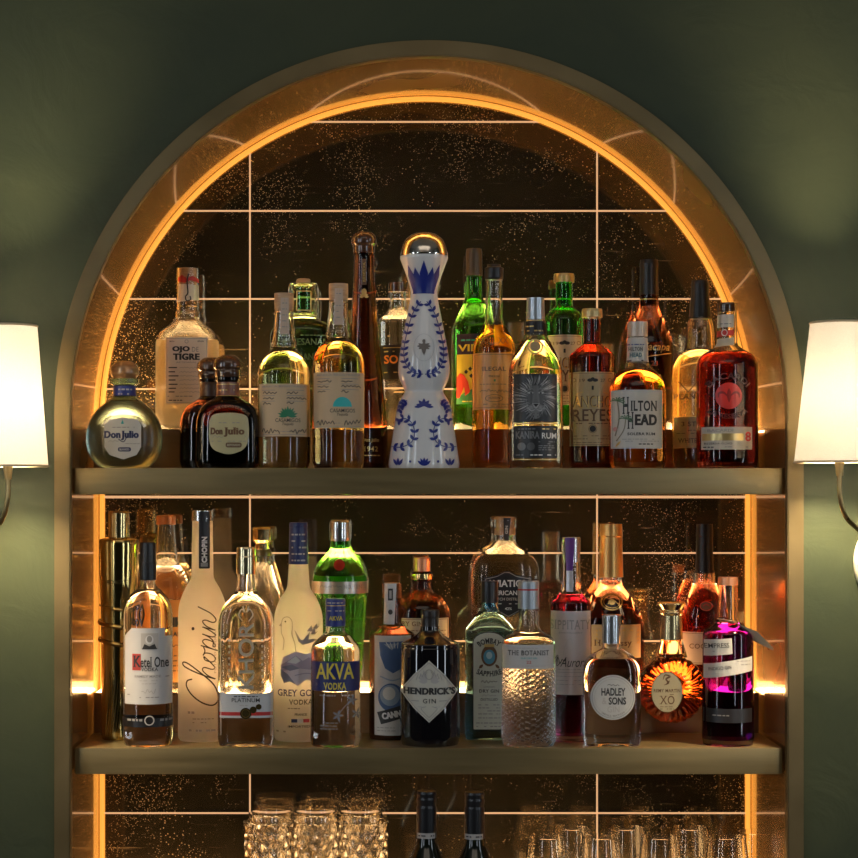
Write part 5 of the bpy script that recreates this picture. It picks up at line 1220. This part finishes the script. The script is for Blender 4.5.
bm = bmesh.new(); add_tube(bm, [Vector((.0158 * math.cos(2 * PI * k / 24), .0158 * math.sin(2 * PI * k / 24), WZ(620, .063) - B.z0 - .002 * math.cos(2 * PI * k / 24))) for k in range(24)], .0006, 5, True); link_mesh('tag_cord', bm, TAN, B.root)

# ------------------------------------------------------------------ bottom shelf
def copy_thing(src, loc, label):
    c = src.copy(); COL.objects.link(c); c.location = loc; c['label'] = label
    for ch in src.children:
        d = ch.copy(); COL.objects.link(d); d.parent = c; d.matrix_parent_inverse = ch.matrix_parent_inverse.copy()
    return c
# cut crystal tumblers
def make_tumbler():
    r = empty('cut_glass_tumbler', (0, 0, 0), '', 'glass', 'cut crystal tumblers on the bottom shelf')
    H, RT = .187, .0365
    def cut(th, z, rr):
        if z > H - .017 or z < .012: return 1
        u, v = th * 9 / (2 * PI), (z - .012) / .030
        t = lambda q: abs((q % 1) - .5) * 2
        return 1 - .075 * (1 - min(1, 1.5 * min(t(u + v), t(u - v))))
    prof = [(0, .002), (.026, 0), (.0305, .001), (.0325, .005)] + [(.0325 + (RT - .0325) * k / 70, .006 + (H - .006) * k / 70) for k in range(71)]
    inner = [(RT - .0015, H + .0006)] + [(RT - .0042 - .0035 * k / 12, H - (H - .024) * k / 12) for k in range(1, 13)] + [(0, .022)]
    bm = bmesh.new(); lathe(bm, prof, 108, None, cut); lathe(bm, [prof[-1]] + inner, 108)
    bmesh.ops.remove_doubles(bm, verts=bm.verts[:], dist=1e-6)
    link_mesh('bowl', bm, glass(.99, .98, .95, 0, 1.5), r, True, 25)
    return r
zt = SHELF_Z['bottom'] + RISER_H
tm = make_tumbler(); first = True
for k, px in enumerate((266.5, 316, 365.5)):
    nm = ('beside the arch jamb side', 'between two others', 'nearest the dark wine bottles')[k]
    lab = 'cut crystal tumbler in the front row, %s' % ('leftmost of three', 'middle of three', 'nearest the dark wine bottles')[k]
    loc = (WX(px, .167), .167, zt)
    if first: tm.location = loc; tm['label'] = lab; first = False
    else: copy_thing(tm, loc, lab)
for k, px in enumerate((271, 315.5, 360)):
    lab = 'cut crystal tumbler in the rear row, %s' % ('leftmost of three', 'middle of three', 'nearest the dark wine bottles')[k]
    copy_thing(tm, (WX(px, .249), .249, zt), lab)
# wine bottles
def wine(label, cx, top):
    B = Bottle('wine_bottle', label, 'bottom', cx, .062,
        [(top + 1, 9, .6), (top + 50, 9.6, 6), (top + 68, 18, 10), (top + 84, 24.6, 8), (990, 24.8, 3), (1003, 23, 1)], paint(.008, .010, .007, .07, 0, None, .5), solid=True)
    B.cap([(top, 9.2, .8), (top + 2, 9.8, .4), (top + 6, 9.4, .4), (top + 8, 9.9, .4), (top + 14, 9.4, .4), (top + 16, 10, .4), (top + 46, 10.2, .4)], paint(.014, .014, .016, .3), 'capsule')
    a = Art(); a.rect(cx - 9, top + 44, cx + 9, top + 49.5, LGREY, 0); a.greek(cx - 8, cx + 8, top + 46, 1.4, INK); B.wrap(a, 'neck_label', off=.0008, rad=lambda z: .0158)
wine('dark wine bottle with black capsule, nearer the cut crystal tumblers', 426.5, 791)
wine('dark wine bottle with black capsule, nearer the stemmed wine glasses', 474.5, 792)
# wine glasses
def make_wine_glass():
    r = empty('wine_glass', (0, 0, 0), '', 'glass', 'stemmed wine glasses on the bottom shelf')
    bm = bmesh.new(); pr = fillet([(.030, 0, 0), (.030, .0015, .0006), (.010, .004, .004), (.0040, .010, .004), (.0034, .03, 0), (.0036, .052, .004), (.006, .058, .003)], 4)
    lathe(bm, [(0, 0)] + pr + [(0, .060)], 40); link_mesh('stem', bm, glass(.99, .99, .97), r)
    out = fillet([(.004, .0585, 0), (.018, .062, .008), (.0355, .085, .02), (.037, .105, .02), (.0295, .161, .03), (.029, .164, 0)], 6)
    inn = [(max(rr - .0013, .001), z + (.0014 if z < .08 else 0)) for rr, z in out][::-1]
    bm = bmesh.new(); lathe(bm, [(0, .058)] + out + inn + [(0, .061)], 48); link_mesh('bowl', bm, glass(.99, .99, .97), r)
    return r
wg = make_wine_glass()
LW_ = ['stemmed wine glass in the front row, first right of the wine bottles', 'stemmed wine glass in the front row, second from the wine bottles', 'stemmed wine glass in the front row, third from the wine bottles',
       'stemmed wine glass in the front row, fourth from the wine bottles']
for k, (px, yy) in enumerate(((547, .163), (601, .163), (660, .163), (727, .163))):
    loc = (WX(px, yy), yy, zt)
    if k == 0: wg.location = loc; wg['label'] = LW_[0]
    else: copy_thing(wg, loc, LW_[k])
for k, px in enumerate((572, 627, 690, 757)):
    lab = 'stemmed wine glass in the rear row, ' + ('closest to the wine bottles', 'second from the wine bottles', 'third from the wine bottles', 'closest to the bronze jamb')[k]
    copy_thing(wg, (WX(px, .246) if k < 3 else WX(px, .205), .246 if k < 3 else .205, zt), lab)
